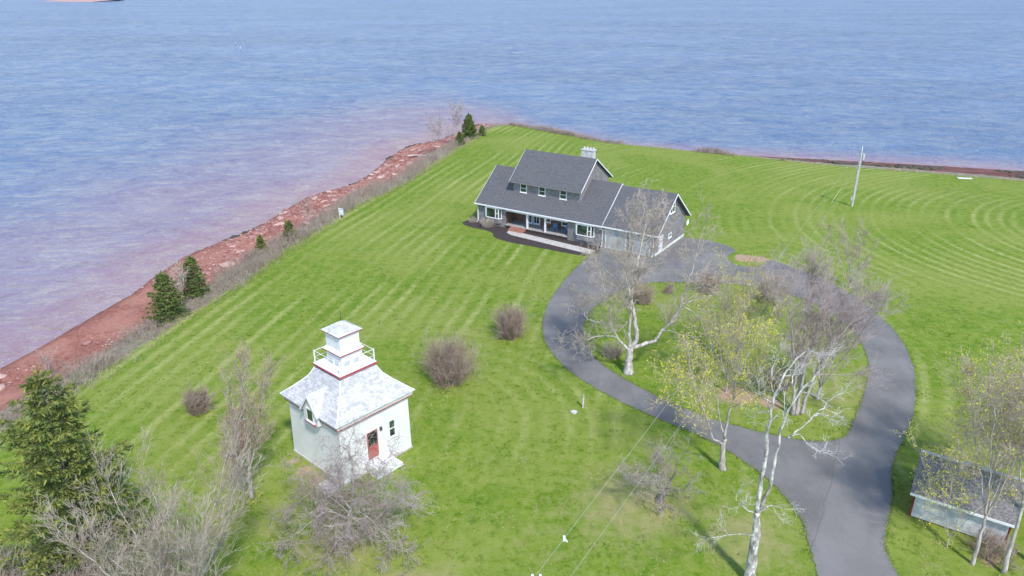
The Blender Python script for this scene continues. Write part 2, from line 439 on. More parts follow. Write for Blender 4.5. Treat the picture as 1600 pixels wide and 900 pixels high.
def ground_z(X, Y):
    Z, s, inl, inw, d1, d2 = height(X, Y)
    sd = poly_dist(X, Y, catmull([(-52,-40),(-42,20),(-36,52),(-28.5,88),(-16,132),(-4,172),(8,200)], 8))
    beach = np.where(inl, 0.0, np.where(inw, s, 1.0))
    dry = np.zeros(X.shape); dirt = np.zeros(X.shape)
    for x, y, r, a in DRY: dry = np.maximum(dry, a * np.exp(-((X - x) ** 2 + (Y - y) ** 2) / (r * r)))
    for x, y, r, a in DIRT: dirt = np.maximum(dirt, a * np.exp(-((X - x) ** 2 + (Y - y) ** 2) / (r * r)))
    drive = OUT2[7:]
    fC = poly_dist(X, Y, drive)
    fB = np.sqrt(((X - 92) / 1.0) ** 2 + ((Y - 92) / 0.8) ** 2)
    fD = np.sqrt((X + 8.0) ** 2 + (Y - 48) ** 2)
    fE = np.sqrt((X + 7.5) ** 2 + ((Y - 83) / 1.5) ** 2)
    sm = lambda v, a, b: np.clip((v - a) / (b - a), 0, 1) ** 2 * (3 - 2 * np.clip((v - a) / (b - a), 0, 1))
    right = sm(X + 0.15 * (Y - 60), 24, 34)
    wC = right * (1 - sm(fC, 7, 12))
    wB = right * sm(fC, 7, 12)
    wD = 0.75 * (1 - sm(fD, 13, 19)) * sm(X + 0.4 * (Y - 48), -7, 1) * (1 - right)
    wE = (1 - sm(fE, 4.5, 6.5)) * (1 - right)
    amp = sm(Y, 34, 54) * (1 - .8 * np.exp(-(((X - 36) / 16) ** 2 + ((Y - 112) / 24) ** 2))) * (1 - .6 * in_poly(X, Y, ISLAND))
    return Z, {'stripe': (sd, fB, fC), 'weights': (wB, wC, wD), 'zone': (beach, dry, dirt), 'rings': (fD, fE, wE * .35 * sm(X, -9, -5)), 'amp': (amp, amp, amp)}

def ground_mat():
    k = NT('lawn_and_shore', 0.95, 0.12)
    p = k.pos()
    st = k.sep(k.attr('stripe').outputs['Vector']); w = k.sep(k.attr('weights').outputs['Vector'])
    zo = k.sep(k.attr('zone').outputs['Vector']); rg = k.sep(k.attr('rings').outputs['Vector'])
    wob = k.math('MULTIPLY', k.math('SUBTRACT', k.noise(p, 0.03, 2), 0.5), 2.0)
    wob = k.math('ADD', wob, k.math('MULTIPLY', k.math('SUBTRACT', k.noise(p, 1.1, 4), 0.5), 0.5))
    def stripes(f, per):
        x = k.math('MULTIPLY', k.math('ADD', f, wob), 2 * math.pi / per)
        a = k.math('SINE', x)
        thin = k.rng(a, -0.1, 1.0)                       # narrow pale clipping lines
        one = k.new('ShaderNodeTexNoise'); one.noise_dimensions = '1D'; one.inputs['Scale'].default_value = 0.85 / per; one.inputs['Detail'].default_value = 2
        k.link(k.math('ADD', f, wob), one.inputs['W'])
        vary = k.rng(one.outputs['Fac'], 0.34, 0.66, 0.25, 1.25)   # no two passes of the mower alike
        return k.math('MULTIPLY', vary, k.math('SUBTRACT', thin, k.rng(a, -0.9, 0.1, 0.45, 0.0)))
    A = stripes(st[0], 1.75); B = stripes(st[1], 1.75); C = stripes(st[2], 1.7); D = stripes(rg[0], 1.75); E = stripes(rg[1], 1.2)
    wA = k.math('SUBTRACT', 1.0, k.math('MINIMUM', 1.0, k.math('ADD', k.math('ADD', w[0], w[1]), k.math('ADD', w[2], rg[2]))))
    S = k.math('ADD', k.math('ADD', k.math('MULTIPLY', A, wA), k.math('MULTIPLY', B, w[0])), k.math('ADD', k.math('MULTIPLY', C, w[1]), k.math('ADD', k.math('MULTIPLY', D, w[2]), k.math('MULTIPLY', E, rg[2]))))
    patch = k.math('MULTIPLY', k.rng(k.noise(p, 0.055, 3, 0.5), 0.34, 0.68, 0.10, 1.0), k.math('MULTIPLY', k.rng(k.noise(p, 1.2, 5, 0.75), 0.32, 0.66, 0.15, 1.15), k.math('ADD', 0.12, k.sep(k.attr('amp').outputs['Vector'])[0])))
    S = k.math('MULTIPLY', S, patch)
    big = k.noise(p, 0.06, 4, 0.55, 0.4); mid = k.noise(p, 0.45, 5, 0.6); fine = k.noise(p, 5.0, 6, 0.75); streak = k.noise(k.scale(p, (1, 0.28, 1), R(35)), 1.8, 5, 0.7)
    g = k.mix(k.rng(mid, 0.3, 0.7), (0.092, 0.180, 0.008), (0.160, 0.232, 0.022))
    g = k.mix(k.rng(big, 0.42, 0.62, 0, 0.8), g, (0.225, 0.265, 0.055))
    g = k.mix(k.rng(fine, 0.35, 0.75, 0, 0.6), g, (0.215, 0.270, 0.045))
    g = k.mix(k.rng(streak, 0.5, 0.75, 0, 0.5), g, (0.255, 0.285, 0.085))
    g = k.mix(k.rng(fine, 0.5, 0.25, 0, 0.45), g, (0.060, 0.130, 0.006))
    m2 = k.noise(p, 1.5, 6, 0.72); m3 = k.noise(k.scale(p, (1, 0.5, 1), R(-30)), 3.2, 5, 0.75)
    g = k.mix(k.rng(m2, 0.46, 0.64, 0, 0.55), g, (0.235, 0.275, 0.07))
    g = k.mix(k.rng(m2, 0.48, 0.34, 0, 0.6), g, (0.055, 0.125, 0.006))
    g = k.mix(k.rng(m3, 0.55, 0.70, 0, 0.55), g, (0.30, 0.29, 0.12))
    g = k.mix(k.math('MULTIPLY', k.math('MAXIMUM', S, 0.0), 0.66), g, (0.350, 0.370, 0.140))
    g = k.mix(k.math('MULTIPLY', k.math('MAXIMUM', k.math('MULTIPLY', S, -1.0), 0.0), 0.85), g, (0.076, 0.168, 0.006))
    dn = k.math('ADD', zo[1], k.math('MULTIPLY', k.math('SUBTRACT', k.noise(p, 0.7, 5, 0.65), 0.5), 1.1))
    g = k.mix(k.rng(dn, 0.24, 0.80, 0, 0.75), g, (0.32, 0.285, 0.135))
    di = k.math('ADD', zo[2], k.math('MULTIPLY', k.math('SUBTRACT', k.noise(p, 1.1, 5, 0.65), 0.5), 0.55))
    g = k.mix(k.rng(di, 0.36, 0.62, 0, 0.9), g, k.mix(k.rng(fine, 0.3, 0.7), (0.33, 0.19, 0.13), (0.50, 0.35, 0.26)))
    # bank and beach
    bn = k.math('ADD', zo[0], k.math('MULTIPLY', k.math('SUBTRACT', k.noise(p, 0.5, 5, 0.65), 0.5), 0.22))
    thatch = k.mix(k.rng(k.noise(p, 1.2, 5, 0.7), 0.35, 0.65), (0.20, 0.165, 0.125), (0.31, 0.27, 0.20))
    thatch = k.mix(k.rng(k.noise(p, 0.35, 3), 0.5, 0.7, 0, 0.6), thatch, (0.14, 0.18, 0.06))
    rk = k.noise(k.scale(p, (1, 1, 3)), 2.6, 6, 0.75); rb = k.noise(p, 0.16, 4)
    red = k.mix(k.rng(rk, 0.33, 0.66), (0.185, 0.062, 0.045), (0.38, 0.175, 0.135))
    sandy = k.mix(k.rng(rk, 0.3, 0.7), (0.32, 0.140, 0.105), (0.42, 0.210, 0.160))
    red = k.mix(k.rng(rb, 0.42, 0.58), red, sandy)
    red = k.mix(k.rng(zo[0], 0.90, 1.0, 0, 0.7), red, (0.16, 0.07, 0.06))
    red = k.mix(k.math('MULTIPLY', k.rng(k.sep(p)[0], 5.0, 30.0), k.rng(k.noise(k.scale(p, (0.2, 1, 1), R(-18)), 0.5, 5, 0.7), 0.3, 0.6, 0.45, 0.95)), red, (0.12, 0.055, 0.055))
    c = k.mix(k.rng(bn, 0.02, 0.09), g, thatch)
    c = k.mix(k.rng(bn, 0.34, 0.46), c, red)
    k.color(c)
    h = k.math('ADD', k.math('MULTIPLY', fine, 0.6), k.math('MULTIPLY', k.noise(p, 1.6, 5, 0.7), 0.5))
    k.bump(h, 0.55, 0.10)
    return k.m

ground = grid_mesh('ground', axis([(-200,-70,10),(-70,110,0.7),(110,200,3),(200,420,20)]), axis([(-340,0,20),(0,20,4),(20,200,0.7),(200,230,4)]), ground_z, ground_mat())
tag(ground, kind='structure')

def sea_mat():
    k = NT('sea_water', 0.12, 0.36)
    p = k.pos()
    a = k.sep(k.attr('shallow').outputs['Vector'])
    big = k.noise(k.scale(p, (0.35, 1, 1), R(-8)), 0.011, 5, 0.6, 0.5)
    band = k.noise(k.scale(p, (0.3, 1, 1), R(-10)), 0.04, 4, 0.6)
    deep = k.mix(k.rng(big, 0.32, 0.68), (0.082, 0.152, 0.290), (0.112, 0.196, 0.352))
    deep = k.mix(k.rng(band, 0.42, 0.7, 0, 0.5), deep, (0.066, 0.126, 0.250))
    sh = k.math('ADD', a[0], k.math('MULTIPLY', k.math('SUBTRACT', k.noise(k.scale(p, (0.5, 1, 1), R(-20)), 0.045, 6, 0.65), 0.5), 0.5))
    c = k.mix(k.rng(sh, 0.15, 0.95, 0, 1.0), deep, k.mix(k.rng(band, 0.35, 0.65), (0.215, 0.168, 0.258), (0.252, 0.200, 0.285)))
    c = k.mix(k.rng(a[0], 0.88, 1.0, 0, 0.65), c, (0.33, 0.19, 0.21))
    r = R(-14)
    w1 = k.noise(k.scale(p, (0.5, 1.0, 1), r), 0.42, 5, 0.62, 0.3)
    w2 = k.noise(k.scale(p, (0.5, 1.0, 1), r + 0.5), 1.9, 4, 0.6)
    w3 = k.noise(k.scale(p, (0.4, 1.0, 1), r - 0.2), 0.20, 4, 0.6)
    h = k.math('ADD', k.math('MULTIPLY', w1, 0.55), k.math('ADD', k.math('MULTIPLY', w2, 0.22), k.math('MULTIPLY', w3, 0.9)))
    bp_ = k.new('ShaderNodeBump'); bp_.inputs['Strength'].default_value = 1.0; bp_.inputs['Distance'].default_value = 1.6; k.link(h, bp_.inputs['Height'])
    # choppy water: the body colour of the silty sea under a rough, partial sky reflection
    df_ = k.new('ShaderNodeBsdfDiffuse'); k.link(c, df_.inputs['Color']); k.link(bp_.outputs[0], df_.inputs['Normal'])
    gl_ = k.new('ShaderNodeBsdfGlossy'); gl_.inputs['Roughness'].default_value = 0.12; k.link(bp_.outputs[0], gl_.inputs['Normal'])
    mx = k.new('ShaderNodeMixShader'); gust = k.noise(k.scale(p, (0.8, 1, 1), R(-12)), 0.13, 5, 1.0, 0.4)
    k.link(k.rng(gust, 0.34, 0.66, 0.05, 0.38, False), mx.inputs[0])
    k.link(df_.outputs[0], mx.inputs[1]); k.link(gl_.outputs[0], mx.inputs[2])
    k.link(mx.outputs[0], k.t.nodes['Material Output'].inputs['Surface'])
    return k.m
def sea_z(X, Y):
    inw = in_poly(X, Y, water_s); d = poly_dist(X, Y, water_s, True)
    d = np.where(inw, 0, d)
    reach = np.where(X < -5, 34.0, 11.0) + np.clip((-5 - X) * 0.0, 0, 1)
    t = np.clip((X + 20) / 30, 0, 1); reach = 58 * (1 - t) + 11 * t
    s = np.exp(-(d / reach) ** 1.4)
    return np.full(X.shape, SEA_Z), {'shallow': (s, d / 100, s * 0)}
sea = grid_mesh('sea_water', axis([(-9000,-1500,1500),(-1500,-300,100),(-300,-120,12),(-120,140,2.5),(140,300,10),(300,1500,100),(1500,9000,1500)]), axis([(-1500,-300,300),(-300,0,50),(0,230,2.5),(230,500,15),(500,1500,100),(1500,16000,1450)]), sea_z, sea_mat())
tag(sea, kind='structure')

# far low red shore on the other side of the bay
fv, ff = [], []
rs = random.Random(3)
n = 50
for i in range(n):
    x = -985 + i * 2.8; t = i / (n - 1); hgt = 1.0 * math.sin(math.pi * min(max(t, .02), .98)) ** .4 * (0.7 + 0.5 * rs.random())
    fv += [(x, 1650 - 60 * t, SEA_Z - .5), (x, 1658 - 60 * t, SEA_Z + hgt), (x, 1760 - 60 * t, SEA_Z + hgt + 2), (x, 1800 - 60 * t, SEA_Z - .5)]
for i in range(n - 1):
    for j in range(3): ff.append((i * 4 + j, i * 4 + 4 + j, i * 4 + 5 + j, i * 4 + 1 + j))
tag(np_mesh('far_shore', fv, ff, M['rock_pink']), kind='structure')

# ------------------------------------------------------------------ driveway
def sheet(name, outer, holes, z, mat, skirt=0.06, jit=0.0, seed=1):
    rr = random.Random(seed)
    def J(l): return [(p[0] + rr.uniform(-jit, jit), p[1] + rr.uniform(-jit, jit)) for p in l]
    loops = [J(outer)] + [J(h) for h in holes]
    tris = tessellate_polygon([[Vector((x, y, 0)) for x, y in l] for l in loops])
    flat = [p for l in loops for p in l]; N = len(flat)
    vs = [(x, y, z) for x, y in flat] + [(x, y, z - skirt) for x, y in flat]
    fs = []
    for t in tris:
        a, b, c = (flat[i] for i in t)
        cr = (b[0] - a[0]) * (c[1] - a[1]) - (b[1] - a[1]) * (c[0] - a[0])
        fs.append(tuple(t) if cr > 0 else tuple(reversed(t)))
    o = 0
    for l in loops:
        for i in range(len(l)):
            a, b = o + i, o + (i + 1) % len(l); fs.append((a, a + N, b + N, b))
        o += len(l)
    me = bpy.data.meshes.new(name); me.from_pydata(vs, [], fs); me.update(); me.materials.append(mat)
    return link(bpy.data.objects.new(name, me))
drive_out = [tuple(p) for p in catmull(OUT, 14)] + [H2W(19.4, -.12), H2W(26.55, -.12), H2W(26.55, 9.4)] + [tuple(p) for p in catmull(OUT2, 14)]
drive = sheet('driveway', drive_out, [[tuple(p) for p in catmull(ISLAND, 14, True)]], 0.035, M['asphalt'], 0.08, 0.045)
tag(drive, kind='structure')
walk = sheet('footpath', [H2W(*p) for p in [(5.7,-1.0),(6.0,-1.9),(7.0,-2.35),(12,-2.75),(19.35,-3.3),(19.35,-1.75),(13,-1.25),(8.3,-0.95)]], [], 0.05, M['concrete'], 0.08, 0.02)
tag(walk, kind='structure')
bed = sheet('mulch_bed', [tuple(p) for p in catmull([H2W(*q) for q in [(-1.4,.8),(-1.8,-1.4),(0,-2.4),(3,-2.5),(4.6,-3.1),(5.6,-4.3),(8.5,-4.9),(13,-4.6),(18.2,-4.3),(19.6,-3.2),(19.35,-.1),(10,-.08),(0.0,-.08),(-.2,.5)]], 4, True)], [], 0.022, M['mulch'], 0.06, 0.04)
tag(bed, kind='structure')

# ------------------------------------------------------------------ windows and doors (local frames)
def wall_window(parent, axis_, pos, a0, a1, z0, z1, out, sash='double', depth=0.07, fw=0.09, name='window', mat='white'):
    """window on a wall plane; axis_ 'y': wall at y=pos spanning x a0..a1, 'x': wall at x=pos spanning y a0..a1; out = outward sign"""
    def bx(mb, u0, u1, w0, w1, d0, d1):
        lo, hi = sorted((pos + out * d0, pos + out * d1))
        return mb.box(u0, u1, lo, hi, w0, w1) if axis_ == 'y' else mb.box(lo, hi, u0, u1, w0, w1)
    pane = bx(MB(), a0 + fw * .5, a1 - fw * .5, z0 + fw * .5, z1 - fw * .5, 0.004, 0.025)
    w = bx(MB(), a0, a0 + fw, z0, z1, 0.003, depth)
    bx(w, a1 - fw, a1, z0, z1, 0.003, depth)
    bx(w, a0 + fw, a1 - fw, z1 - fw, z1, 0.003, depth - .004); bx(w, a0 + fw, a1 - fw, z0, z0 + fw, 0.003, depth - .004)
    zm = (z0 + z1) / 2; am = (a0 + a1) / 2
    if sash in ('double', 'cross'): bx(w, a0 + fw, a1 - fw, zm - .035, zm + .035, 0.003, depth - .015)
    if sash in ('pair', 'cross'): bx(w, am - .035, am + .035, z0 + fw, z1 - fw, 0.003, depth - .01)
    f = w.build(name, M[mat], parent)
    bx(MB(), a0 - .06, a1 + .06, z0 - .07, z0 - .003, 0.003, depth + .05).build('sill', M[mat], f)
    pane.build('pane', M['glass'], f)
    return f

# ------------------------------------------------------------------ the house
house = empty('house', (HOUSE_O[0], HOUSE_O[1], 0), HOUSE_A)
tag(house, 'long grey cedar shingled house with dark roof, front porch and attached garage', 'house')
def roof_z(y, eave, ridge_y, ridge_z, rear_y=None, rear_z=None, ey=-0.4):
    if y <= ridge_y: return eave + (ridge_z - eave) * (y - ey) / (ridge_y - ey)
    return ridge_z + (rear_z - ridge_z) * (y - ridge_y) / (rear_y - ridge_y)
def gable_profile(y0, y1, eave, ry, rz, ry2, rz2, ey=-0.4, t=0.2, zb=0.0):
    f = lambda y: roof_z(y, eave, ry, rz, ry2, rz2, ey) - t - .02
    return [(y0, zb), (y1, zb), (y1, f(y1)), (ry, rz - t - .02), (y0, f(y0))]
MAIN = (2.9, 5.0, 7.2, 10.4, 2.9); GAR = (2.93, 5.0, 7.0, 10.4, 2.93)
wl = MB().prism_x(gable_profile(0, 10, *MAIN), 0, 4.57)
wl.prism_x(gable_profile(2.2, 9.99, *MAIN), 4.575, 14.295)
wl.prism_x(gable_profile(0, 10, *MAIN), 14.3, 19.35)
wl.build('wall', M['cedar'], house)
MB().prism_x(gable_profile(0.03, 9.97, *GAR), 19.355, 26.4).build('garage_wall', M['cedar'], house)
MB().box(4.58, 14.29, 2.12, 2.195, .3, 3.9).build('porch_back_wall', M['porch_wall'], house)
MB().box(4.573, 4.61, .06, 2.11, .45, 3.1).build('porch_side_wall', M['porch_wall'], house)
MB().box(14.26, 14.297, .06, 2.11, .45, 3.1).build('porch_side_wall', M['porch_wall'], house)
def slab(eave, ry, rz, ry2, rz2, x0, x1, ey=-0.4, t=0.2):
    return MB().prism_x([(ey, eave), (ry, rz), (ry2, rz2), (ry2, rz2 - t), (ry, rz - t), (ey, eave - t)][::-1], x0, x1)
main_roof = slab(*MAIN, -0.3, 19.38).build('roof', M['roof_dark'], house)
gar_roof = slab(*GAR, 19.381, 26.95).build('garage_roof', M['roof_dark'], house)
# upper storey
UP = (6.25, 5.5, 9.85, 10.5, 6.5)
wu = MB().prism_x(gable_profile(1.9, 9.95, *UP, ey=1.4, zb=3.6), 4.6, 15.0)
wu.build('upper_wall', M['cedar'], house)
up_roof = slab(*UP, 4.25, 15.35, ey=1.4).build('upper_roof', M['roof_dark'], house)
# white rake boards and fascias
def rake(parent, x0, x1, eave, ry, rz, ry2, rz2, ey=-0.4, h=0.24, lift=0.02):
    MB().prism_x([(ey - .01, eave + lift), (ry, rz + lift), (ry, rz - h), (ey - .01, eave - h)][::-1], x0, x1).build('rake_board', M['white'], parent)
    MB().prism_x([(ry + .004, rz + lift), (ry2 + .01, rz2 + lift), (ry2 + .01, rz2 - h), (ry + .004, rz - h)][::-1], x0, x1).build('rake_board', M['white'], parent)
rake(main_roof, -0.36, -0.302, *MAIN, lift=-.03); rake(main_roof, 19.383, 19.43, *MAIN, h=0.1)
rake(gar_roof, 26.952, 26.995, *GAR, lift=.0, h=.2)
rake(up_roof, 4.19, 4.248, *UP, ey=1.4, h=.2, lift=-.05); rake(up_roof, 15.352, 15.39, *UP, ey=1.4, h=.16, lift=.0)
MB().box(-.3, 19.38, -.53, -.403, 2.74, 2.885).build('gutter', M['white'], main_roof)
MB().box(19.45, 26.95, -.53, -.403, 2.77, 2.915).build('gutter', M['white'], gar_roof)
MB().box(4.25, 15.35, 1.30, 1.398, 6.08, 6.20).build('fascia', M['cedar'], up_roof)
MB().box(-.3, 19.38, 10.403, 10.52, 2.74, 2.885).build('gutter', M['white'], main_roof)
for x in (-.06, 19.36, 26.30):
    MB().tube([(x, -.46, 2.75), (x, -.30, 2.5), (x, -.075, 2.3), (x, -.075, .25), (x, -.4, .12)], .055, 6).build('downspout', M['white'], house)
MB().box(-.05, -.004, -.05, .12, .2, 2.7).build('corner_board', M['white'], house)
MB().box(26.403, 26.44, .25, 9.95, .036, .34).build('foundation_band', M['white'], house)
# soffit under the porch roof and posts
MB().box(4.62, 14.25, -.25, 2.1, 2.62, 2.66).build('porch_ceiling', M['porch_wood'], house)
MB().box(4.62, 14.25, -.12, .06, 2.42, 2.62).build('porch_beam', M['white'], house)
pf = MB().box(4.575, 14.29, -.15, 2.115, .40, .50).build('porch_floor', M['porch_wood'], house)
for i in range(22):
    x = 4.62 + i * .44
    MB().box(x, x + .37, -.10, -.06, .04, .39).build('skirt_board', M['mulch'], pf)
for x in (8.1, 10.9):
    MB().box(x - .1, x + .1, -.1, .1, .501, 2.42).build('porch_post', M['white'], house)
for i in range(3):
    MB().box(5.6, 7.95, -.48 - .3 * i, -.155 - .3 * i if i == 0 else -.485 - .3 * (i - 1), .12 if i < 2 else .06, .40 - .13 * i).build('step', M['step_wood'], house)
# dormer windows
for x in (6.26, 9.2, 12.45):
    wall_window(house, 'y', 1.9, x - .52, x + .52, 4.78, 6.0, -1)
# bay windows
def bay(x0, x1):
    b = MB().prism_z([(x0, -.004), (x0 + .35, -.42), (x1 - .35, -.42), (x1, -.004)][::-1][::-1], 1.12, 1.24)
    f = b.build('bay_window', M['white'], house)
    MB().prism_z([(x0, -.004), (x0 + .35, -.42), (x1 - .35, -.42), (x1, -.004)], 2.52, 2.66).build('head', M['white'], f)
    MB().prism_z([(x0 + .1, -.004), (x0 + .38, -.35), (x1 - .38, -.35), (x1 - .1, -.004)], .5, 1.12).build('apron', M['cedar'], f)
    def post(x, y): MB().box(x - .06, x + .06, y - .05, y + .05, 1.24, 2.52).build('mullion', M['white'], f)
    for x, y in ((x0 + .09, -.07), (x0 + .37, -.36), (x1 - .85, -.36), (x1 - .37, -.36), (x1 - .09, -.07)): post(x, y)
    MB().box(x0 + .43, x1 - .91, -.365, -.345, 1.24, 2.52).build('pane', M['glass'], f)
    MB().box(x1 - .79, x1 - .43, -.365, -.345, 1.24, 2.52).build('pane', M['glass'], f)
    MB().box(x1 - .79, x1 - .43, -.40, -.37, 1.86, 1.93).build('sash_bar', M['white'], f)
    for xa, xb in ((x0 + .13, x0 + .34), (x1 - .13, x1 - .34)):
        MB().add([(xa, -.115, 1.24), (xb, -.335, 1.24), (xb, -.335, 2.52), (xa, -.115, 2.52)], [(0, 1, 2, 3)]).build('pane', M['glass'], f)
bay(1.2, 4.0); bay(15.45, 18.25)
# porch doors and windows
dr = MB()
for x0 in (5.85, 6.85, 7.85):
    pass
for x0 in (6.55, 7.75):
    d = MB().box(x0, x0 + 1.1, 2.05, 2.115, .5, 2.5).build('door', M['door_blue'], house)
    for k in range(2):
        MB().box(x0 + .16 + .42 * k, x0 + .50 + .42 * k, 2.03, 2.048, .75, 2.3).build('pane', M['glass'], d)
    MB().bar((x0 + .97, 2.02, 1.45), (x0 + 1.04, 2.02, 1.45), .025).build('handle', M['dark_metal'], d)
wall_window(house, 'y', 2.118, 9.6, 10.5, 1.15, 2.4, -1)
wall_window(house, 'y', 2.118, 12.2, 13.3, 1.10, 2.4, -1)
# garage doors
for x0, x1 in ((19.85, 22.55), (23.2, 25.75)):
    fr = MB().box(x0 - .12, x0 - .002, -.05, .027, .04, 2.62).box(x1 + .002, x1 + .12, -.05, .027, .04, 2.62).box(x0 - .12, x1 + .12, -.052, .027, 2.622, 2.74)
    fr = fr.box(x0, x1, -.035, .027, .037, .10)
    f = fr.build('garage_door', M['white'], house)
    for i in range(4):
        z = .105 + i * .63
        MB().box(x0 + .002, x1 - .002, -.02, .025, z, z + .615).build('panel', M['garage_door'], f)
# end wall door and windows
ed = MB().box(26.403, 26.44, 1.35, 1.47, .1, 2.3).box(26.403, 26.44, 2.43, 2.55, .1, 2.3).box(26.403, 26.44, 1.472, 2.428, 2.2, 2.3).build('side_door', M['white'], house)
MB().box(26.403, 26.425, 1.475, 2.425, .1, 2.195).build('leaf', M['white'], ed)
MB().bar((26.45, 2.3, 1.1), (26.45, 2.36, 1.1), .03).build('handle', M['dark_metal'], ed)
wall_window(house, 'x', 26.402, 4.2, 5.8, 4.45, 5.95, 1, 'cross')
wall_window(house, 'x', 26.402, 4.3, 5.3, 1.25, 1.85, 1, 'pair')
# chimney
ch = MB().box(12.9, 14.6, 5.7, 6.5, 8.2, 10.7).build('chimney', M['stone_pale'], house)
MB().box(12.8, 14.7, 5.6, 6.6, 10.702, 10.82).build('cap', M['stone_pale'], ch)
for x in (13.1, 13.55, 14.0, 14.45):
    MB().tube([(x, 6.1, 10.82), (x, 6.1, 11.1)], [.15, .12], 10).build('flue_pot', M['stone_pale'], ch)
for i in range(6):
    MB().box(12.88 + .01 * (i % 2), 14.62, 5.67, 5.698, 8.9 + i * .31, 9.17 + i * .31).build('stone_course', M['stone_pale'], ch)
# satellite dish on the rear corner
dv, df = [(0, 0, 0)], []
for j in range(1, 4):
    for i in range(14):
        a = 2 * math.pi * i / 14; rr_ = .42 * j / 3
        dv.append((rr_ * math.cos(a), .32 * rr_ * rr_ / .42, rr_ * math.sin(a)))
for i in range(14):
    df.append((0, 1 + i, 1 + (i + 1) % 14))
    for j in range(2): df.append((1 + j * 14 + i, 1 + (j + 1) * 14 + i, 1 + (j + 1) * 14 + (i + 1) % 14, 1 + j * 14 + (i + 1) % 14))
sd_ = MB().tube([(26.42, 9.7, 1.5), (26.75, 9.7, 1.5), (26.75, 9.7, 1.95)], .03, 6).build('satellite_dish', M['metal'], house)
dsh = MB(); dsh.add([(26.75 + y * 1.0, 9.7 - x * 1.0, 2.1 + z) for x, y, z in dv], df); dsh.build('reflector', M['white'], sd_)
MB().bar((26.76, 9.7, 1.75), (27.15, 9.7, 2.0), .02).build('feed_arm', M['metal'], sd_)

def adirondack(loc, rz, label):
    t = empty('porch_chair', loc, rz); tag(t, label, 'chair', 'chairs on the porch')
    for i in range(5):
        x = -.24 + i * .12
        MB().add([(x - .05, .12, .32), (x + .05, .12, .32), (x + .05, .45, 1.0), (x - .05, .45, 1.0), (x - .05, .15, .30), (x + .05, .15, .30), (x + .05, .48, .98), (x - .05, .48, .98)],
                 [(0,1,2,3),(7,6,5,4),(0,4,5,1),(1,5,6,2),(2,6,7,3),(3,7,4,0)]).build('back_slat', M['blue_chair'], t)
    for i in range(5):
        y = -.38 + i * .11; z = .40 - i * .018
        MB().box(-.29, .29, y, y + .09, z, z + .025).build('seat_slat', M['blue_chair'], t)
    for s in (-1, 1):
        MB().box(s * .34 - .06, s * .34 + .06, -.42, .36, .56, .585).build('armrest', M['blue_chair'], t)
        MB().box(s * .31 - .02, s * .31 + .02, -.40, -.30, 0, .56).build('leg', M['blue_chair'], t)
        MB().box(s * .31 - .02, s * .31 + .02, .22, .32, 0, .56).build('leg', M['blue_chair'], t)
    return t
p = H2W(11.75, 1.1); adirondack((p[0], p[1], .505), HOUSE_A + .25, 'blue slatted porch chair beside the white porch post')
p = H2W(13.45, 1.0); adirondack((p[0], p[1], .505), HOUSE_A - .3, 'blue slatted porch chair under the window at the closed porch end')

# ------------------------------------------------------------------ the old lighthouse building
LA = R(-42)
lh = empty('lighthouse', (-11.44, 44.62, 0), LA)
tag(lh, 'white square wooden lighthouse with shingled flared roof and red trimmed lantern', 'lighthouse')
def lsq(mb, h, z0, h1, z1): return mb.frustum(h, z0, h1, z1)
MB().frustum(2.96, .12, 2.90, 4.45).build('wall', M['white_wall'], lh)
MB().frustum(3.02, -.05, 3.02, .118).build('foundation', M['concrete'], lh)
MB().frustum(3.13, 4.33, 3.15, 4.398).build('red_band', M['red_trim'], lh)
ea = MB().frustum(3.12, 4.40, 3.24, 4.76).build('eave_fascia', M['white'], lh)
# flared roof
base_prof = [(3.28, 4.762), (2.72, 5.24), (2.20, 5.72), (1.76, 6.20), (1.46, 6.78)]
cs = catmull(base_prof, 4); prof = []
for i in range(len(cs) - 1):                      # stepped courses, each butt a little proud of the one below
    (h0, z0), (h1, z1) = cs[i], cs[i + 1]
    prof += [(h0 + .04, z0 + .02), (h1, z1)]
rv, rf = [], []
for h, z in prof: rv += [(-h, -h, z), (h, -h, z), (h, h, z), (-h, h, z)]
for i in range(len(prof) - 1):
    for k in range(4): rf.append((i * 4 + k, i * 4 + (k + 1) % 4, i * 4 + 4 + (k + 1) % 4, i * 4 + 4 + k))
rf.append((3, 2, 1, 0)); rf.append(tuple(len(rv) - 4 + k for k in range(4)))
mbr = MB(); mbr.add(rv, rf); roof_l = mbr.build('roof', M['white_roof'], lh)
for sx, sy in ((1, -1), (-1, -1), (1, 1), (-1, 1)):
    MB().tube([(sx * h, sy * h, z + .01) for h, z in base_prof], .05, 6).build('hip_ridge', M['white'], roof_l)
# gallery deck
MB().frustum(1.36, 6.782, 1.40, 6.93).build('cornice', M['white'], lh)
MB().frustum(1.54, 6.932, 1.56, 7.08).build('deck_red_edge', M['red_trim'], lh)
MB().frustum(1.53, 7.082, 1.53, 7.12).build('gallery_deck', M['white'], lh)
lan = MB().frustum(.84, 7.122, .82, 8.20).build('lower_lantern', M['white'], lh)
MB().frustum(.98, 8.13, .98, 8.23).build('red_band', M['red_trim'], lh)
MB().frustum(1.0, 8.232, .80, 8.46).build('skirt_roof', M['white'], lh)
MB().frustum(.79, 8.462, .79, 9.52).build('upper_lantern', M['white'], lh)
MB().frustum(.95, 9.50, .96, 9.60).build('red_band', M['red_trim'], lh)
MB().frustum(1.0, 9.602, .05, 10.2).build('lantern_roof', M['white_roof'], lh)
MB().tube([(0, 0, 10.15), (0, 0, 10.95)], [.03, .012], 6).bar((-.14, .1, 10.62), (.14, -.1, 10.62), .015).bar((.05, .1, 10.75), (-.05, -.1, 10.75), .012).build('weather_vane', M['dark_metal'], lh)
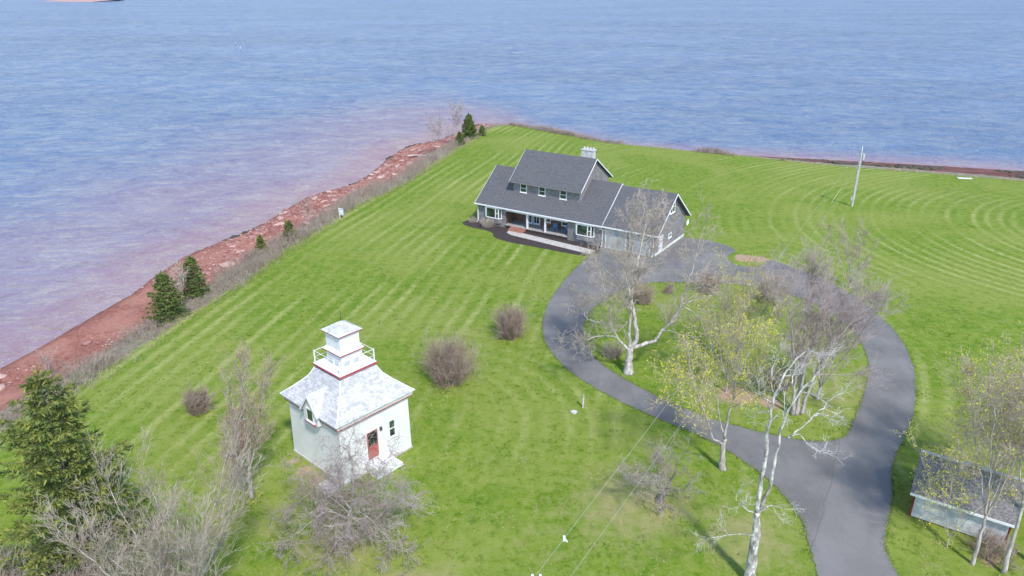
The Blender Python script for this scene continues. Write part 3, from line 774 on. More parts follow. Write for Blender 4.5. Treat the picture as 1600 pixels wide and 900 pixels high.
rail = MB().bar((-1.42, -1.42, 8.02), (1.42, -1.42, 8.02), .02).bar((1.42, -1.42, 8.02), (1.42, 1.42, 8.02), .02).bar((1.42, 1.42, 8.02), (-1.42, 1.42, 8.02), .02).bar((-1.42, 1.42, 8.02), (-1.42, -1.42, 8.02), .02)
rail.build('top_rail', M['white'], lh)
rail = MB().bar((-1.42, -1.42, 7.55), (1.42, -1.42, 7.55), .013).bar((1.42, -1.42, 7.55), (1.42, 1.42, 7.55), .013).bar((1.42, 1.42, 7.55), (-1.42, 1.42, 7.55), .013).bar((-1.42, 1.42, 7.55), (-1.42, -1.42, 7.55), .013)
rail.build('middle_rail', M['white'], lh)
for x, y in ((-1.42, -1.42), (1.42, -1.42), (1.42, 1.42), (-1.42, 1.42), (0, 1.42), (-1.42, 0)):
    MB().box(x - .032, x + .032, y - .032, y + .032, 7.122, 8.06).build('railing_post', M['white'], lh)
for a0 in (-.62, .14):  # lantern windows, built as pale grey boxes instead of glass
    MB().box(a0, a0 + .48, -.862, -.842, 7.28, 7.6).build('shutter', M['lantern_shutter'], lh)
    MB().box(.842, .862, a0, a0 + .48, 7.28, 7.6).build('shutter', M['lantern_shutter'], lh)
# door, window on the sunny wall
dl = MB().box(2.945, 3.0, -.98, -.86, .9, 3.15).box(2.945, 3.0, .06, .18, .9, 3.15).box(2.945, 3.0, -.858, .058, 3.05, 3.15).build('entrance_door', M['white'], lh)
MB().box(2.95, 2.975, -.857, .057, .9, 3.045).build('leaf', M['red_door'], dl)
MB().box(2.978, 2.99, -.74, -.02, 1.95, 2.95).build('pane', M['glass'], dl)
MB().bar((3.0, -.76, 1.7), (3.0, -.70, 1.7), .03).build('handle', M['dark_metal'], dl)
wall_window(lh, 'x', 2.935, 1.0, 1.62, 1.75, 3.15, 1, 'double')
MB().box(2.93, 3.05, .30, .44, 2.75, 3.0).build('wall_lamp', M['dark_metal'], lh)
# landing and steps
ld = MB().box(3.03, 4.15, -1.05, .35, .0, .86).build('landing', M['white'], lh)
for i in range(3): MB().box(3.06, 4.12, .352 + .28 * i, .63 + .28 * i, .0, .65 - .22 * i).build('step', M['white'], ld)
MB().box(1.6, 3.0, -4.1, -3.05, -.04, .07).build('stone_slab', M['concrete'], lh)
# wall dormer on the shaded side
DX = .35
dm = MB().prism_y([(DX - .78, 3.95), (DX + .78, 3.95), (DX + .78, 4.95), (DX, 6.0), (DX - .78, 4.95)], -3.30, -1.4).build('dormer', M['white_wall'], lh)
for s in (-1, 1):
    MB().add([(DX, -3.44, 6.12), (DX + s * 1.02, -3.44, 4.74), (DX + s * 1.02, -1.45, 4.74), (DX, -1.45, 6.12), (DX, -3.44, 6.04), (DX + s * .98, -3.44, 4.70), (DX + s * .98, -1.45, 4.70), (DX, -1.45, 6.04)],
        [(0,1,2,3),(4,7,6,5),(0,4,5,1),(1,5,6,2)]).build('dormer_roof', M['white_roof'], dm)
    MB().add([(DX, -3.465, 6.13), (DX + s * 1.04, -3.465, 4.72), (DX + s * .88, -3.465, 4.66), (DX, -3.465, 5.88), (DX, -3.442, 6.13), (DX + s * 1.04, -3.442, 4.72), (DX + s * .88, -3.442, 4.66), (DX, -3.442, 5.88)],
        [(0,1,2,3),(4,7,6,5),(0,4,5,1),(1,5,6,2),(2,6,7,3)]).build('barge_board', M['white'], dm)
wall_window(dm, 'y', -3.302, DX - .40, DX + .40, 4.08, 5.05, -1, 'none', .06, .07)
MB().box(DX - .6, DX + .6, -3.40, -3.305, 3.90, 3.99).build('red_sill', M['red_trim'], dm)

# ------------------------------------------------------------------ shed
SA = math.atan2(34.56 - 37.41, 29.31 - 25.02)
shed = empty('shed', (25.02, 37.41, 0), SA)
tag(shed, 'small white boarded shed with grey shingle roof and dark red ends', 'shed')
SL, SD = 5.15, 4.4
MB().prism_x([(0.02, 0), (SD - .02, 0), (SD - .02, 1.9), (SD / 2, 3.36), (0.02, 1.9)], .02, SL - .02).build('end_wall', M['shed_red'], shed)
for i in range(10):
    MB().box(.10, SL - .10, -.012, .018, .08 + i * .188, .08 + i * .188 + .176).build('board', M['shed_white'], shed)
for x in (-.0, SL - .095): MB().box(x, x + .095, -.02, .12, .02, 1.96).build('corner_board', M['shed_red'], shed)
sr = MB().prism_x([(-.28, 1.86), (SD / 2, 3.56), (SD + .28, 1.86), (SD + .28, 1.76), (SD / 2, 3.45), (-.28, 1.76)][::-1], -.22, SL + .2).build('roof', M['roof_shed'], shed)
MB().box(-.22, SL + .2, -.325, -.283, 1.74, 1.90).build('fascia', M['white'], sr)
MB().box(-.23, SL + .21, SD / 2 - .12, SD / 2 + .12, 3.50, 3.585).build('ridge_cap', M['metal'], sr)

# ------------------------------------------------------------------ poles, wires, sign, small things
def utility_pole(loc, h, label, lamp):
    t = empty('utility_pole', loc); tag(t, label, 'pole', 'utility poles')
    MB().tube([(0, 0, -.1), (0, 0, h * .5), (0, 0, h)], [.17, .14, .11], 10).build('mast', M['pole_wood'], t)
    return t
pl = utility_pole((51.33, 107.46, 0), 8.6, 'grey wooden power pole with transformer standing alone on the far lawn', True)
MB().tube([(0, 0, 8.6), (0, 0, 9.05)], [.06, .05], 8).build('insulator', M['white'], pl)
tr = MB().tube([(.36, -.05, 7.15), (.36, -.05, 7.95)], .2, 12).build('transformer', M['metal'], pl)
MB().bar((.05, 0, 7.75), (.3, -.04, 7.75), .03).build('bracket', M['dark_metal'], tr)
MB().bar((.12, -.14, 1.0), (.14, -.13, 6.7), .035).build('conduit', M['metal'], pl)
MB().box(-.36, -.18, -.12, .1, .9, 1.4).build('meter_box', M['metal'], pl)
MB().bar((-.25, 0, 6.7), (.25, 0, 6.7), .04).build('crossbar', M['metal'], pl)
gy = MB().bar((51.28, 107.5, 6.8), (49.1, 109.6, -.05), .012, 4).build('guy_wire', M['wire'])
tag(gy, 'thin steel guy wire running from the power pole down to the lawn', 'wire')
MB().bar((49.12, 109.58, .02), (49.95, 108.78, 2.6), .05, 6).build('guard', M['guy_guard'], gy)
pn = utility_pole((0.98, 22.9, 0), 8.9, 'wooden power pole with white insulators beside the lawn below the drive', False)
for x in (-.16, .16): MB().tube([(x, .05, 8.75), (x, .05, 8.9), (x, .05, 9.05)], [.05, .08, .05], 8).build('insulator', M['white'], pn)
MB().box(-.3, .3, -.06, .06, 8.62, 8.74).build('crossarm', M['pole_wood'], pn)
def wire(a, b, sag, label):
    pts = []
    for i in range(41):
        t = i / 40; q = Vector(a).lerp(Vector(b), t); q.z -= sag * 4 * t * (1 - t); pts.append(q)
    o = MB().tube(pts, .0075, 4).build('power_line', M['wire']); tag(o, label, 'wire', 'power lines over the lawn'); return pts, o
w1, wo = wire((0.98, 22.95, 9.06), (51.33, 107.46, 9.03), 0.15, 'upper power line with a clamp running from insulator pole to the far power pole')
q = w1[1]
MB().box(q.x - .05, q.x + .05, q.y - .12, q.y + .12, q.z - .06, q.z + .05).bar((q.x + .02, q.y, q.z), (q.x + .14, q.y - .05, q.z - .16), .025).build('clamp', M['white'], wo)
wire((2.3, 22.9, 8.9), (51.45, 107.4, 7.0), 0.9, 'lower sagging power line running over the lawn to the far power pole')

sg = empty('sale_sign', (-24.65, 101.22, 0), R(-25)); tag(sg, 'white hanging sign on a white post at the edge of the shore brush', 'sign')
MB().box(-.06, .06, -.05, .05, -.1, 1.55).build('post', M['white'], sg)
MB().box(.062, .72, -.04, .04, 1.38, 1.48).build('arm', M['white'], sg)
MB().box(.14, .70, -.02, .02, .62, 1.28).build('panel', M['sign_panel'], sg)
for x in (.2, .62): MB().bar((x, 0, 1.27), (x, 0, 1.39), .012, 4).build('hook', M['dark_metal'], sg)
MB().box(.14, .70, -.03, .03, .54, .615).build('rider_panel', M['white'], sg)

st_ = MB().box(-.06, .06, -.05, .05, -.05, 1.15).add([(-.06, -.05, 1.15), (.06, -.05, 1.15), (.06, .05, 1.15), (-.06, .05, 1.15), (0, 0, 1.22)], [(0, 1, 4), (1, 2, 4), (2, 3, 4), (3, 0, 4)]).build('stake', M['bark_pale'], loc=(5.62, 50.24, 0))
tag(st_, 'short weathered wooden stake standing in the lawn beside the drive', 'stake')

def rock_mesh(name, seed, flat=.35, n=1):
    bm = bmesh.new(); bmesh.ops.create_icosphere(bm, subdivisions=n, radius=1)
    rr_ = random.Random(seed)
    for v in bm.verts:
        f = rr_.uniform(.72, 1.15); v.co *= f; v.co.z *= flat
        if v.co.z > flat * .55: v.co.z = flat * (.55 + .12 * rr_.random())
        v.co.x *= 1.25
    me = bpy.data.meshes.new(name); bm.to_mesh(me); bm.free(); return me
def gz(x, y): return float(height(np.array([x]), np.array([y]))[0][0])
me = rock_mesh('stone', 77, .75, 2); me.materials.append(M['stone_pale'])
so = link(bpy.data.objects.new('stone', me)); so.location = (4.86, 49.48, .08); so.scale = (.26, .22, .26)
tag(so, 'pale rounded stone lying on the lawn near the wooden stake', 'stone')
bd = MB().box(-1.15, 1.15, -.3, .3, 0, .1).box(-1.1, -1.0, -.35, .35, .101, .16).box(1.0, 1.1, -.35, .35, .101, .16).build('board', M['white'], loc=(77.9, 124.3, gz(77.9, 124.3) + .05), rz=R(-12))
tag(bd, 'white wooden board lying on the bank above the red shore', 'board')
for i, (x, y) in enumerate(((-168, 470), (-152, 432), (-330, 690))):
    b_ = MB().tube([(0, 0, -.3), (0, 0, .35), (0, 0, .75), (0, 0, .95)], [.2, .26, .2, .08], 10).build('buoy', M['buoy'], smooth=True, loc=(x, y, SEA_Z))
    tag(b_, 'small pale mooring buoy floating on the open bay', 'buoy', 'buoys on the bay')

# ------------------------------------------------------------------ beach rocks
rr = random.Random(21)
slabs = []
for i in range(6):
    m_ = rock_mesh('rock', 100 + i, .28 + .1 * (i % 3), 2); m_.materials.append(M['rock_pink'] if i % 3 == 0 else M['rock_red']); slabs.append(m_)
def beach_points(n, s0, s1, seed, rocky=True):
    """points between the lawn edge and the water along the left shore, (s = 0 lawn, 1 water)"""
    rs_ = np.random.RandomState(seed); out = np.zeros((0, 3))
    while len(out) < n:
        X = rs_.uniform(-58, 4, n * 6); Y = rs_.uniform(30, 200, n * 6)
        inl, inw, d1, d2 = shore_fields(X, Y); s = d1 / (d1 + d2 + 1e-6)
        ok = (~inl) & inw & (s > s0) & (s < s1)
        if rocky: ok &= (vnoise(X, Y, .11, 9) + .007 * (Y - 95) > rs_.uniform(-.3, .45, len(X)))
        out = np.concatenate([out, np.stack([X, Y, s], 1)[ok]])
    return out[:n]
bp = beach_points(230, .40, .95, 4)
bz = height(bp[:, 0], bp[:, 1])[0]
for (x, y, s), z in zip(bp, bz):
    mi = rr.randrange(6); o = bpy.data.objects.new('rock', slabs[mi]); link(o)
    k = rr.uniform(.25, .6) * (1.5 if rr.random() < .12 else 1)
    o.location = (x, y, z + .02); o.scale = (k * rr.uniform(.9, 1.7), k * rr.uniform(.7, 1.1), k * rr.uniform(.7, 1.2))
    o.rotation_euler = (rr.uniform(-.12, .12), rr.uniform(-.12, .12), rr.uniform(0, 6.28))
    size = 'broad' if k > .48 else ('thin' if k < .36 else 'flat')
    where = ('below the brush beside the large spruce' if y < 64 else 'below the paired spruces' if y < 80 else 'around the large pale pink boulder' if y < 96 else 'below the white sign' if y < 118 else 'between the white sign and the driftwood log' if y < 143 else 'around the driftwood log near the point')
    tag(o, '%s %s sandstone slab on the beach %s' % (size, 'pale pink' if mi % 3 == 0 else 'red', where), 'rock', 'sandstone slabs on the beach')
def boulder(x, y, k, label, mat, seed):
    m_ = rock_mesh('boulder', seed, .7, 2); m_.materials.append(M[mat])
    o = link(bpy.data.objects.new('boulder', m_)); o.location = (x, y, gz(x, y) + .1); o.scale = (k * 1.3, k, k); o.rotation_euler = (0, 0, .4)
    tag(o, label, 'boulder')
boulder(-35.6, 86.6, .75, 'large pale pink boulder on the red beach below the brush', 'rock_pink', 301)
boulder(-34.2, 87.0, .6, 'red leaning boulder beside the large pale pink boulder', 'rock_red', 305)
boulder(-27.6, 108.2, .6, 'pale round boulder on the beach behind the white sign', 'rock_pink', 302)
dl_ = MB().tube([(-2.3, 0, .12), (-.8, .15, .16), (.9, .0, .14), (2.3, -.1, .1)], [.16, .17, .14, .08], 7).build('driftwood_log', M['bark_pale'], loc=(-19.2, 150.5, gz(-19.2, 150.5) + .12), rz=.15)
tag(dl_, 'bleached driftwood log lying on the rocks near the point', 'log')
# cobbles (too many to count)
cb = beach_points(5200, .36, .985, 8)
cz = height(cb[:, 0], cb[:, 1])[0]
bm = bmesh.new(); bmesh.ops.create_icosphere(bm, subdivisions=1, radius=1); bv = np.array([v.co[:] for v in bm.verts]); bf = np.array([[v.index for v in f.verts] for f in bm.faces]); bm.free()
def scatter(name, pts, zs, smin, smax, mat, seed, flat=.4):
    rs_ = np.random.RandomState(seed); n = len(pts)
    sc = rs_.uniform(smin, smax, (n, 1, 1)) * rs_.uniform(.6, 1.3, (n, 1, 3)) * np.array([1.2, 1, flat])
    jit_ = 1 + rs_.uniform(-.25, .25, (n, len(bv), 1))
    a = rs_.uniform(0, 6.28, n); c, s = np.cos(a), np.sin(a)
    v = bv[None] * jit_ * sc
    x = v[..., 0] * c[:, None] - v[..., 1] * s[:, None]; y = v[..., 0] * s[:, None] + v[..., 1] * c[:, None]
    V = np.stack([x + pts[:, 0:1], y + pts[:, 1:2], v[..., 2] + zs[:, None] + .01], -1)
    F = (bf[None] + (np.arange(n) * len(bv))[:, None, None]).reshape(-1, 3)
    return np_mesh(name, V, F, mat)
o = scatter('beach_cobbles', cb[:3400], cz[:3400], .08, .26, M['rock_red'], 1); tag(o, 'small loose red stones strewn over the beach', 'stones', kind='stuff')
o = scatter('pale_beach_cobbles', cb[3400:], cz[3400:], .07, .2, M['rock_pink'], 2); tag(o, 'small pale pink stones strewn over the beach', 'stones', kind='stuff')
sw = beach_points(500, .955, 1.0, 12, False); sn = vnoise(sw[:, 0], sw[:, 1], .16, 31) > .12; sw = sw[sn]
fs_x = np.random.RandomState(4); FX = fs_x.uniform(44, 118, 9000); FY = fs_x.uniform(112, 160, 9000)
_i, _w, _a, _b = shore_fields(FX, FY); _s = _a / (_a + _b + 1e-6); _k = (~_i) & _w & (_s > .55) & (_s < .98) & (vnoise(FX, FY * 3, .12, 77) > .05)
fw = np.stack([FX, FY, _s], 1)[_k][:500]
o = scatter('far_seaweed', fw, height(fw[:, 0], fw[:, 1])[0], .35, .9, M['weed'], 6, .16); tag(o, 'dark seaweed strewn along the far red beach', 'seaweed', kind='stuff')
o = scatter('seaweed', sw, np.full(len(sw), SEA_Z + .03), .25, .6, M['weed'], 3, .16); tag(o, 'dark seaweed clumps left along the waterline', 'seaweed', kind='stuff')

# ------------------------------------------------------------------ vegetation
def seg_mesh(name, segs, mat, parent=None, loc=None):
    """thin branches: every segment a tapered three-sided stick"""
    S = np.array(segs, dtype=np.float64); n = len(S)
    p, q, r0, r1 = S[:, 0:3], S[:, 3:6], S[:, 6], S[:, 7]
    d = q - p; d /= np.linalg.norm(d, axis=1, keepdims=True) + 1e-9
    ref = np.where(np.abs(d[:, 2:3]) < .9, np.array([[0, 0, 1.0]]), np.array([[1.0, 0, 0]]))
    a = np.cross(d, ref); a /= np.linalg.norm(a, axis=1, keepdims=True) + 1e-9
    b = np.cross(d, a)
    V = np.zeros((n, 6, 3))
    for k in range(3):
        w = a * math.cos(k * 2.0944) + b * math.sin(k * 2.0944)
        V[:, k] = p + w * r0[:, None]; V[:, 3 + k] = q + w * r1[:, None]
    base = np.arange(n)[:, None] * 6
    F = np.concatenate([base + np.array([[k, (k + 1) % 3, 3 + (k + 1) % 3, 3 + k]]) for k in range(3)], 0)
    return np_mesh(name, V, F, mat, parent, loc=loc)

def norm3(v):
    l = math.sqrt(v[0] * v[0] + v[1] * v[1] + v[2] * v[2]) + 1e-9
    return (v[0] / l, v[1] / l, v[2] / l)
class Grower:
    def __init__(self, seed, twig_r=.008, up=.06, wig=.22, counts=(5, 4, 3), ratio=.5, spread=(.5, 1.0), droop=0.0, minlen=.18):
        self.r = random.Random(seed); self.segs = []; self.tips = []
        self.tr, self.up, self.wig, self.counts, self.ratio, self.spread, self.droop, self.minlen = twig_r, up, wig, counts, ratio, spread, droop, minlen
    def side(self, d, ang):
        rr_ = self.r
        a = (rr_.gauss(0, 1), rr_.gauss(0, 1), rr_.gauss(0, 1))
        k = a[0] * d[0] + a[1] * d[1] + a[2] * d[2]
        s = norm3((a[0] - k * d[0], a[1] - k * d[1], a[2] - k * d[2]))
        c, n = math.cos(ang), math.sin(ang)
        return (d[0] * c + s[0] * n, d[1] * c + s[1] * n, d[2] * c + s[2] * n)
    def branch(self, p, d, L, r, lev):
        rr_ = self.r; maxlev = len(self.counts)
        n = 4 if L > 1.6 else (3 if L > .7 else 2)
        st = L / n; up = self.up if lev < 2 else self.up - self.droop
        r = max(r, self.tr)
        for i in range(n):
            d = norm3((d[0] + rr_.gauss(0, self.wig), d[1] + rr_.gauss(0, self.wig), d[2] + rr_.gauss(0, self.wig) + up))
            q = (p[0] + d[0] * st, p[1] + d[1] * st, p[2] + d[2] * st)
            if q[2] < .12: q = (q[0], q[1], .12 + .05 * rr_.random())
            r1 = max(self.tr * .8, r * (1 - .75 / n))
            self.segs.append((*p, *q, r, r1))
            if lev < maxlev:
                k = self.counts[lev] / n; k = int(k) + (1 if rr_.random() < k - int(k) else 0)
                for _ in range(k):
                    l2 = L * self.ratio * rr_.uniform(.65, 1.25)
                    if l2 < self.minlen: continue
                    t = rr_.random(); s = (p[0] + (q[0] - p[0]) * t, p[1] + (q[1] - p[1]) * t, p[2] + (q[2] - p[2]) * t)
                    self.branch(s, self.side(d, rr_.uniform(*self.spread)), l2, r1 * .6, lev + 1)
            p, r = q, r1
        self.tips.append(p)
    def along(self, pts, radii, n, length, start=.25, lev=0, fall=.35):
        """sprout n side branches along a limb polyline"""
        rr_ = self.r; m = len(pts) - 1
        for j in range(n):
            t = start + (1 - start) * (j + rr_.random()) / n
            x = t * m; i = min(int(x), m - 1); f = x - i
            a, b = pts[i], pts[i + 1]
            p = tuple(a[k] + (b[k] - a[k]) * f for k in range(3)); d = norm3(tuple(b[k] - a[k] for k in range(3)))
            r = radii[i] * .45
            self.branch(p, self.side(d, rr_.uniform(*self.spread)), length * rr_.uniform(.7, 1.25) * (1 - fall * (t - start)), min(r, .05), lev)
        a, b = pts[-2], pts[-1]
        d = norm3(tuple(b[k] - a[k] for k in range(3)))
        self.branch(tuple(b), d, length * .9, radii[-1] * .8, lev)

def limb_tube(mb, pts, r0, r1, rng_, n=7, flare=False, k=4):
    sp = catmull(pts, k); m = len(sp)
    if len(sp) > 4:
        L = float(np.linalg.norm(np.diff(sp, axis=0), axis=1).sum())
        j = min(.03 * L, .07)
        for i in range(1, m - 1): sp[i] += np.array([rng_.gauss(0, j * .5), rng_.gauss(0, j * .5), rng_.gauss(0, j * .3)])
    rad = [r0 + (r1 - r0) * (i / (m - 1)) ** .8 for i in range(m)]
    rad = [max(.012, x * rng_.uniform(.92, 1.08)) for x in rad]
    if flare: rad[0] *= 1.18; rad[1] *= 1.05
    mb.tube([tuple(p) for p in sp], rad, n)
    return [tuple(p) for p in sp], rad

def bud_mesh(name, tips, n_each, size, spread_, mat, parent, seed, loc=None):
    rs_ = np.random.RandomState(seed); T = np.repeat(np.array(tips), n_each, axis=0)
    n = len(T); c = T + rs_.normal(0, spread_, (n, 3))
    a = rs_.normal(0, 1, (n, 3)); a /= np.linalg.norm(a, axis=1, keepdims=True)
    b = np.cross(a, rs_.normal(0, 1, (n, 3))); b /= np.linalg.norm(b, axis=1, keepdims=True) + 1e-9
    s = size * rs_.uniform(.6, 1.4, (n, 1))
    V = np.stack([c - a * s - b * s * .6, c + a * s - b * s * .6, c + a * s * .8 + b * s * .6, c - a * s * .8 + b * s * .6], 1)
    return np_mesh(name, V, np.arange(n * 4).reshape(-1, 4), mat, parent, loc=loc)

def bare_tree(name, base, limbs, label, seed, trunk_mat, twig_mat, per_limb=9, length=1.9, twig_r=.008, counts=(6, 5, 4), up=.07, wig=.2, spread=(.45, 1.0), droop=0, start=.3, buds=None, group='bare trees in the garden', ratio=.5, fall=.35, skip=1, slim=.62):
    t = empty(name, (base[0], base[1], 0)); tag(t, label, 'tree', group)
    rg_ = random.Random(seed); mb = MB(); g = Grower(seed + 1, twig_r, up, wig, counts, ratio, spread, droop)
    for i, (pts, r0, r1) in enumerate(limbs):
        k = .9 if i < skip else slim
        sp, rad = limb_tube(mb, pts, r0 * k, max(.012, r1 * .6), rg_, 8 if i == 0 else 6, i == 0)
        if i >= skip:
            L = sum(math.dist(sp[k], sp[k + 1]) for k in range(len(sp) - 1))
            g.along(sp, rad, max(3, int(per_limb * min(1.6, L / 6))), min(length, L * .55 + .3), start, 0, fall)
    mb.build('trunk', M[trunk_mat], t, smooth=True)
    seg_mesh('crown', g.segs, M[twig_mat], t)
    if buds:
        mat, n_each, size, sprd, frac = buds
        tips = [p for p in g.tips if rg_.random() < frac]
        bud_mesh('foliage', tips, n_each, size, sprd, M[mat], t, seed + 5)
    return t

def auto_limbs(seed, H, lean=(0, 0), fork=.22, n=5, spread=.32, r=.2, trunks=1):
    """trunk that forks into n rising limbs"""
    g = random.Random(seed); out = []
    fz = H * fork; fx, fy = lean[0] * fork, lean[1] * fork
    out.append(([(0, 0, -.1), (fx * .4, fy * .4, fz * .5), (fx, fy, fz)], r, r * .8))
    for i in range(n):
        a = 2 * math.pi * (i + g.uniform(-.3, .3)) / n; s = spread * g.uniform(.6, 1.2) * (0.25 if i == 0 else 1); h = H * g.uniform(.82, 1.0) - fz
        pts = [(fx, fy, fz * g.uniform(.8, 1))]
        for k in (0.33, .66, 1.0):
            pts.append((fx + lean[0] * (1 - fork) * k + math.cos(a) * s * h * k ** .85 + g.gauss(0, .12), fy + lean[1] * (1 - fork) * k + math.sin(a) * s * h * k ** .85 + g.gauss(0, .12), fz + h * k))
        out.append((pts, r * g.uniform(.5, .72), .025))
    return out

COTTON = [
    ([(0.07, 0.0, 0.02), (0.03, 0.0, 1.24), (0.07, 0.0, 2.44)], 0.5, 0.42),
    ([(0.12, 0.0, 2.33), (0.54, 0.09, 3.58), (0.12, 0.17, 5.85), (-0.16, 0.26, 7.46), (0.12, 0.34, 9.24), (0.39, 0.43, 10.99), (0.63, 0.51, 12.51), (0.76, 0.6, 14.01)], 0.36, 0.05),
    ([(0.02, 0.0, 2.33), (-0.14, -0.24, 4.37), (-0.25, -0.48, 6.56), (-0.54, -0.72, 8.27), (-1.0, -0.96, 9.94), (-1.28, -1.2, 11.09)], 0.24, 0.04),
    ([(0.16, 0.0, 2.33), (1.16, 0.06, 2.78), (2.11, 0.11, 3.09), (2.64, 0.17, 3.96), (3.6, 0.22, 5.2), (4.15, 0.28, 6.63), (4.49, 0.33, 8.24), (4.84, 0.39, 9.63), (5.13, 0.44, 11.57), (5.4, 0.5, 13.09)], 0.3, 0.04),
    ([(2.64, 0.2, 3.99), (3.37, -0.37, 4.18), (4.21, -0.93, 4.08), (5.01, -1.5, 4.23)], 0.1, 0.03),
    ([(4.14, 0.3, 6.21), (4.92, -0.35, 5.98), (5.46, -1.0, 5.66)], 0.1, 0.03),
    ([(4.27, 0.3, 6.38), (5.57, 1.05, 6.51), (7.1, 1.8, 6.54)], 0.1, 0.03),
    ([(4.47, 0.4, 7.61), (5.14, -0.2, 8.02), (5.95, -0.8, 8.6)], 0.09, 0.03),
    ([(-0.17, 0.0, 2.33), (-1.09, -0.2, 3.5), (-1.77, -0.4, 4.97), (-2.06, -0.6, 6.61), (-2.68, -0.8, 8.6)], 0.24, 0.04),
    ([(-1.09, -0.2, 3.5), (-2.2, -0.93, 4.03), (-3.32, -1.67, 4.23), (-3.95, -2.4, 4.28)], 0.13, 0.03),
    ([(-1.76, -0.4, 4.87), (-2.78, 0.13, 4.78), (-3.75, 0.67, 4.96), (-3.88, 1.2, 5.71)], 0.13, 0.03),
    ([(-0.03, 0.2, 5.84), (-0.79, 0.6, 6.8), (-1.35, 1.0, 7.56), (-2.15, 1.4, 8.63), (-2.73, 1.8, 9.09), (-2.88, 2.2, 9.86)], 0.17, 0.04),
    ([(-0.15, 0.0, 5.1), (-0.69, -0.6, 4.75), (-1.23, -1.2, 4.62)], 0.08, 0.03),
    ([(0.01, 0.3, 7.85), (0.63, 0.73, 9.49), (1.41, 1.17, 11.32), (1.93, 1.6, 12.93)], 0.13, 0.03),
    ([(-0.16, 0.3, 7.65), (-0.2, -0.2, 10.05), (-0.52, -0.7, 12.53), (-0.8, -1.2, 14.36)], 0.13, 0.03),
]
BIRCH = [
    ([(-0.0, 0.0, 0.02), (-0.08, 0.0, 2.63), (-0.15, 0.0, 3.73), (-0.22, 0.0, 4.8)], 0.36, 0.26),
    ([(-0.22, 0.0, 4.8), (-0.25, 0.07, 6.83), (-0.16, 0.15, 8.39), (-0.22, 0.22, 9.52), (-0.18, 0.3, 10.91), (0.01, 0.38, 12.26), (0.49, 0.45, 13.41), (1.04, 0.53, 14.14), (1.62, 0.6, 14.15)], 0.22, 0.03),
    ([(-0.0, 0.0, 5.02), (0.22, -0.1, 6.96), (0.21, -0.2, 9.22), (0.3, -0.3, 10.91), (0.8, -0.4, 12.44), (1.32, -0.5, 13.39), (1.72, -0.6, 14.06)], 0.17, 0.03),
    ([(0.63, -0.3, 9.71), (1.6, 0.07, 10.39), (2.32, 0.43, 10.88), (2.93, 0.8, 11.23)], 0.09, 0.02),
    ([(2.16, 0.5, 10.5), (2.71, 0.85, 10.43), (3.43, 1.2, 9.95)], 0.04, 0.015),
    ([(0.74, -0.3, 9.83), (1.08, -0.6, 10.11), (1.48, -0.9, 9.66), (2.0, -1.2, 9.49)], 0.07, 0.02),
    ([(-0.18, 0.3, 10.62), (-0.16, 0.5, 11.82), (-0.31, 0.7, 12.81), (-0.15, 0.9, 13.34)], 0.08, 0.02),
    ([(-0.25, 0.3, 11.38), (-0.86, -0.1, 11.99), (-1.4, -0.5, 12.45)], 0.06, 0.02),
    ([(-0.31, 0.3, 10.91), (-0.61, 0.65, 10.63), (-0.82, 1.0, 10.14)], 0.06, 0.02),
    ([(0.8, -0.4, 12.44), (1.15, -0.7, 12.53), (1.51, -1.0, 12.44)], 0.05, 0.02),
    ([(0.39, -0.3, 12.83), (0.56, 0.1, 13.15), (0.97, 0.5, 13.47)], 0.05, 0.02),
    ([(-0.19, 0.0, 4.59), (-1.02, -0.4, 5.34), (-1.75, -0.8, 6.28)], 0.1, 0.03),
    ([(-0.11, 0.0, 4.8), (0.61, 0.3, 4.99), (1.47, 0.6, 4.53)], 0.08, 0.02),
    ([(-0.13, 0.0, 3.29), (-1.52, -0.45, 3.69), (-3.01, -0.9, 3.76)], 0.06, 0.02),
]
MAPLE = [
    ([(-0.08, 0.0, -0.05), (-0.22, 0.0, 1.21), (-0.21, 0.0, 2.51)], 0.27, 0.22),
    ([(-0.21, 0.0, 2.51), (-0.14, 0.14, 4.19), (0.08, 0.28, 5.35), (0.19, 0.42, 6.97), (0.27, 0.56, 8.09), (0.14, 0.7, 9.89)], 0.18, 0.03),
    ([(-0.22, 0.0, 1.99), (-1.14, -0.16, 2.75), (-1.5, -0.32, 3.74), (-2.25, -0.48, 5.56), (-2.98, -0.64, 7.33), (-3.52, -0.8, 9.5)], 0.13, 0.03),
    ([(-0.21, 0.0, 2.51), (-0.76, 0.3, 4.34), (-1.2, 0.6, 6.14), (-1.94, 0.9, 7.91)], 0.12, 0.03),
    ([(-2.26, -0.5, 5.58), (-3.37, -1.25, 6.74), (-4.64, -2.0, 7.88)], 0.06, 0.02),
    ([(0.18, 0.4, 6.98), (0.95, 0.95, 8.59), (1.58, 1.5, 9.96)], 0.08, 0.02),
    ([(0.09, 0.3, 5.34), (0.86, -0.6, 7.31), (1.26, -1.5, 9.87)], 0.08, 0.02),
]
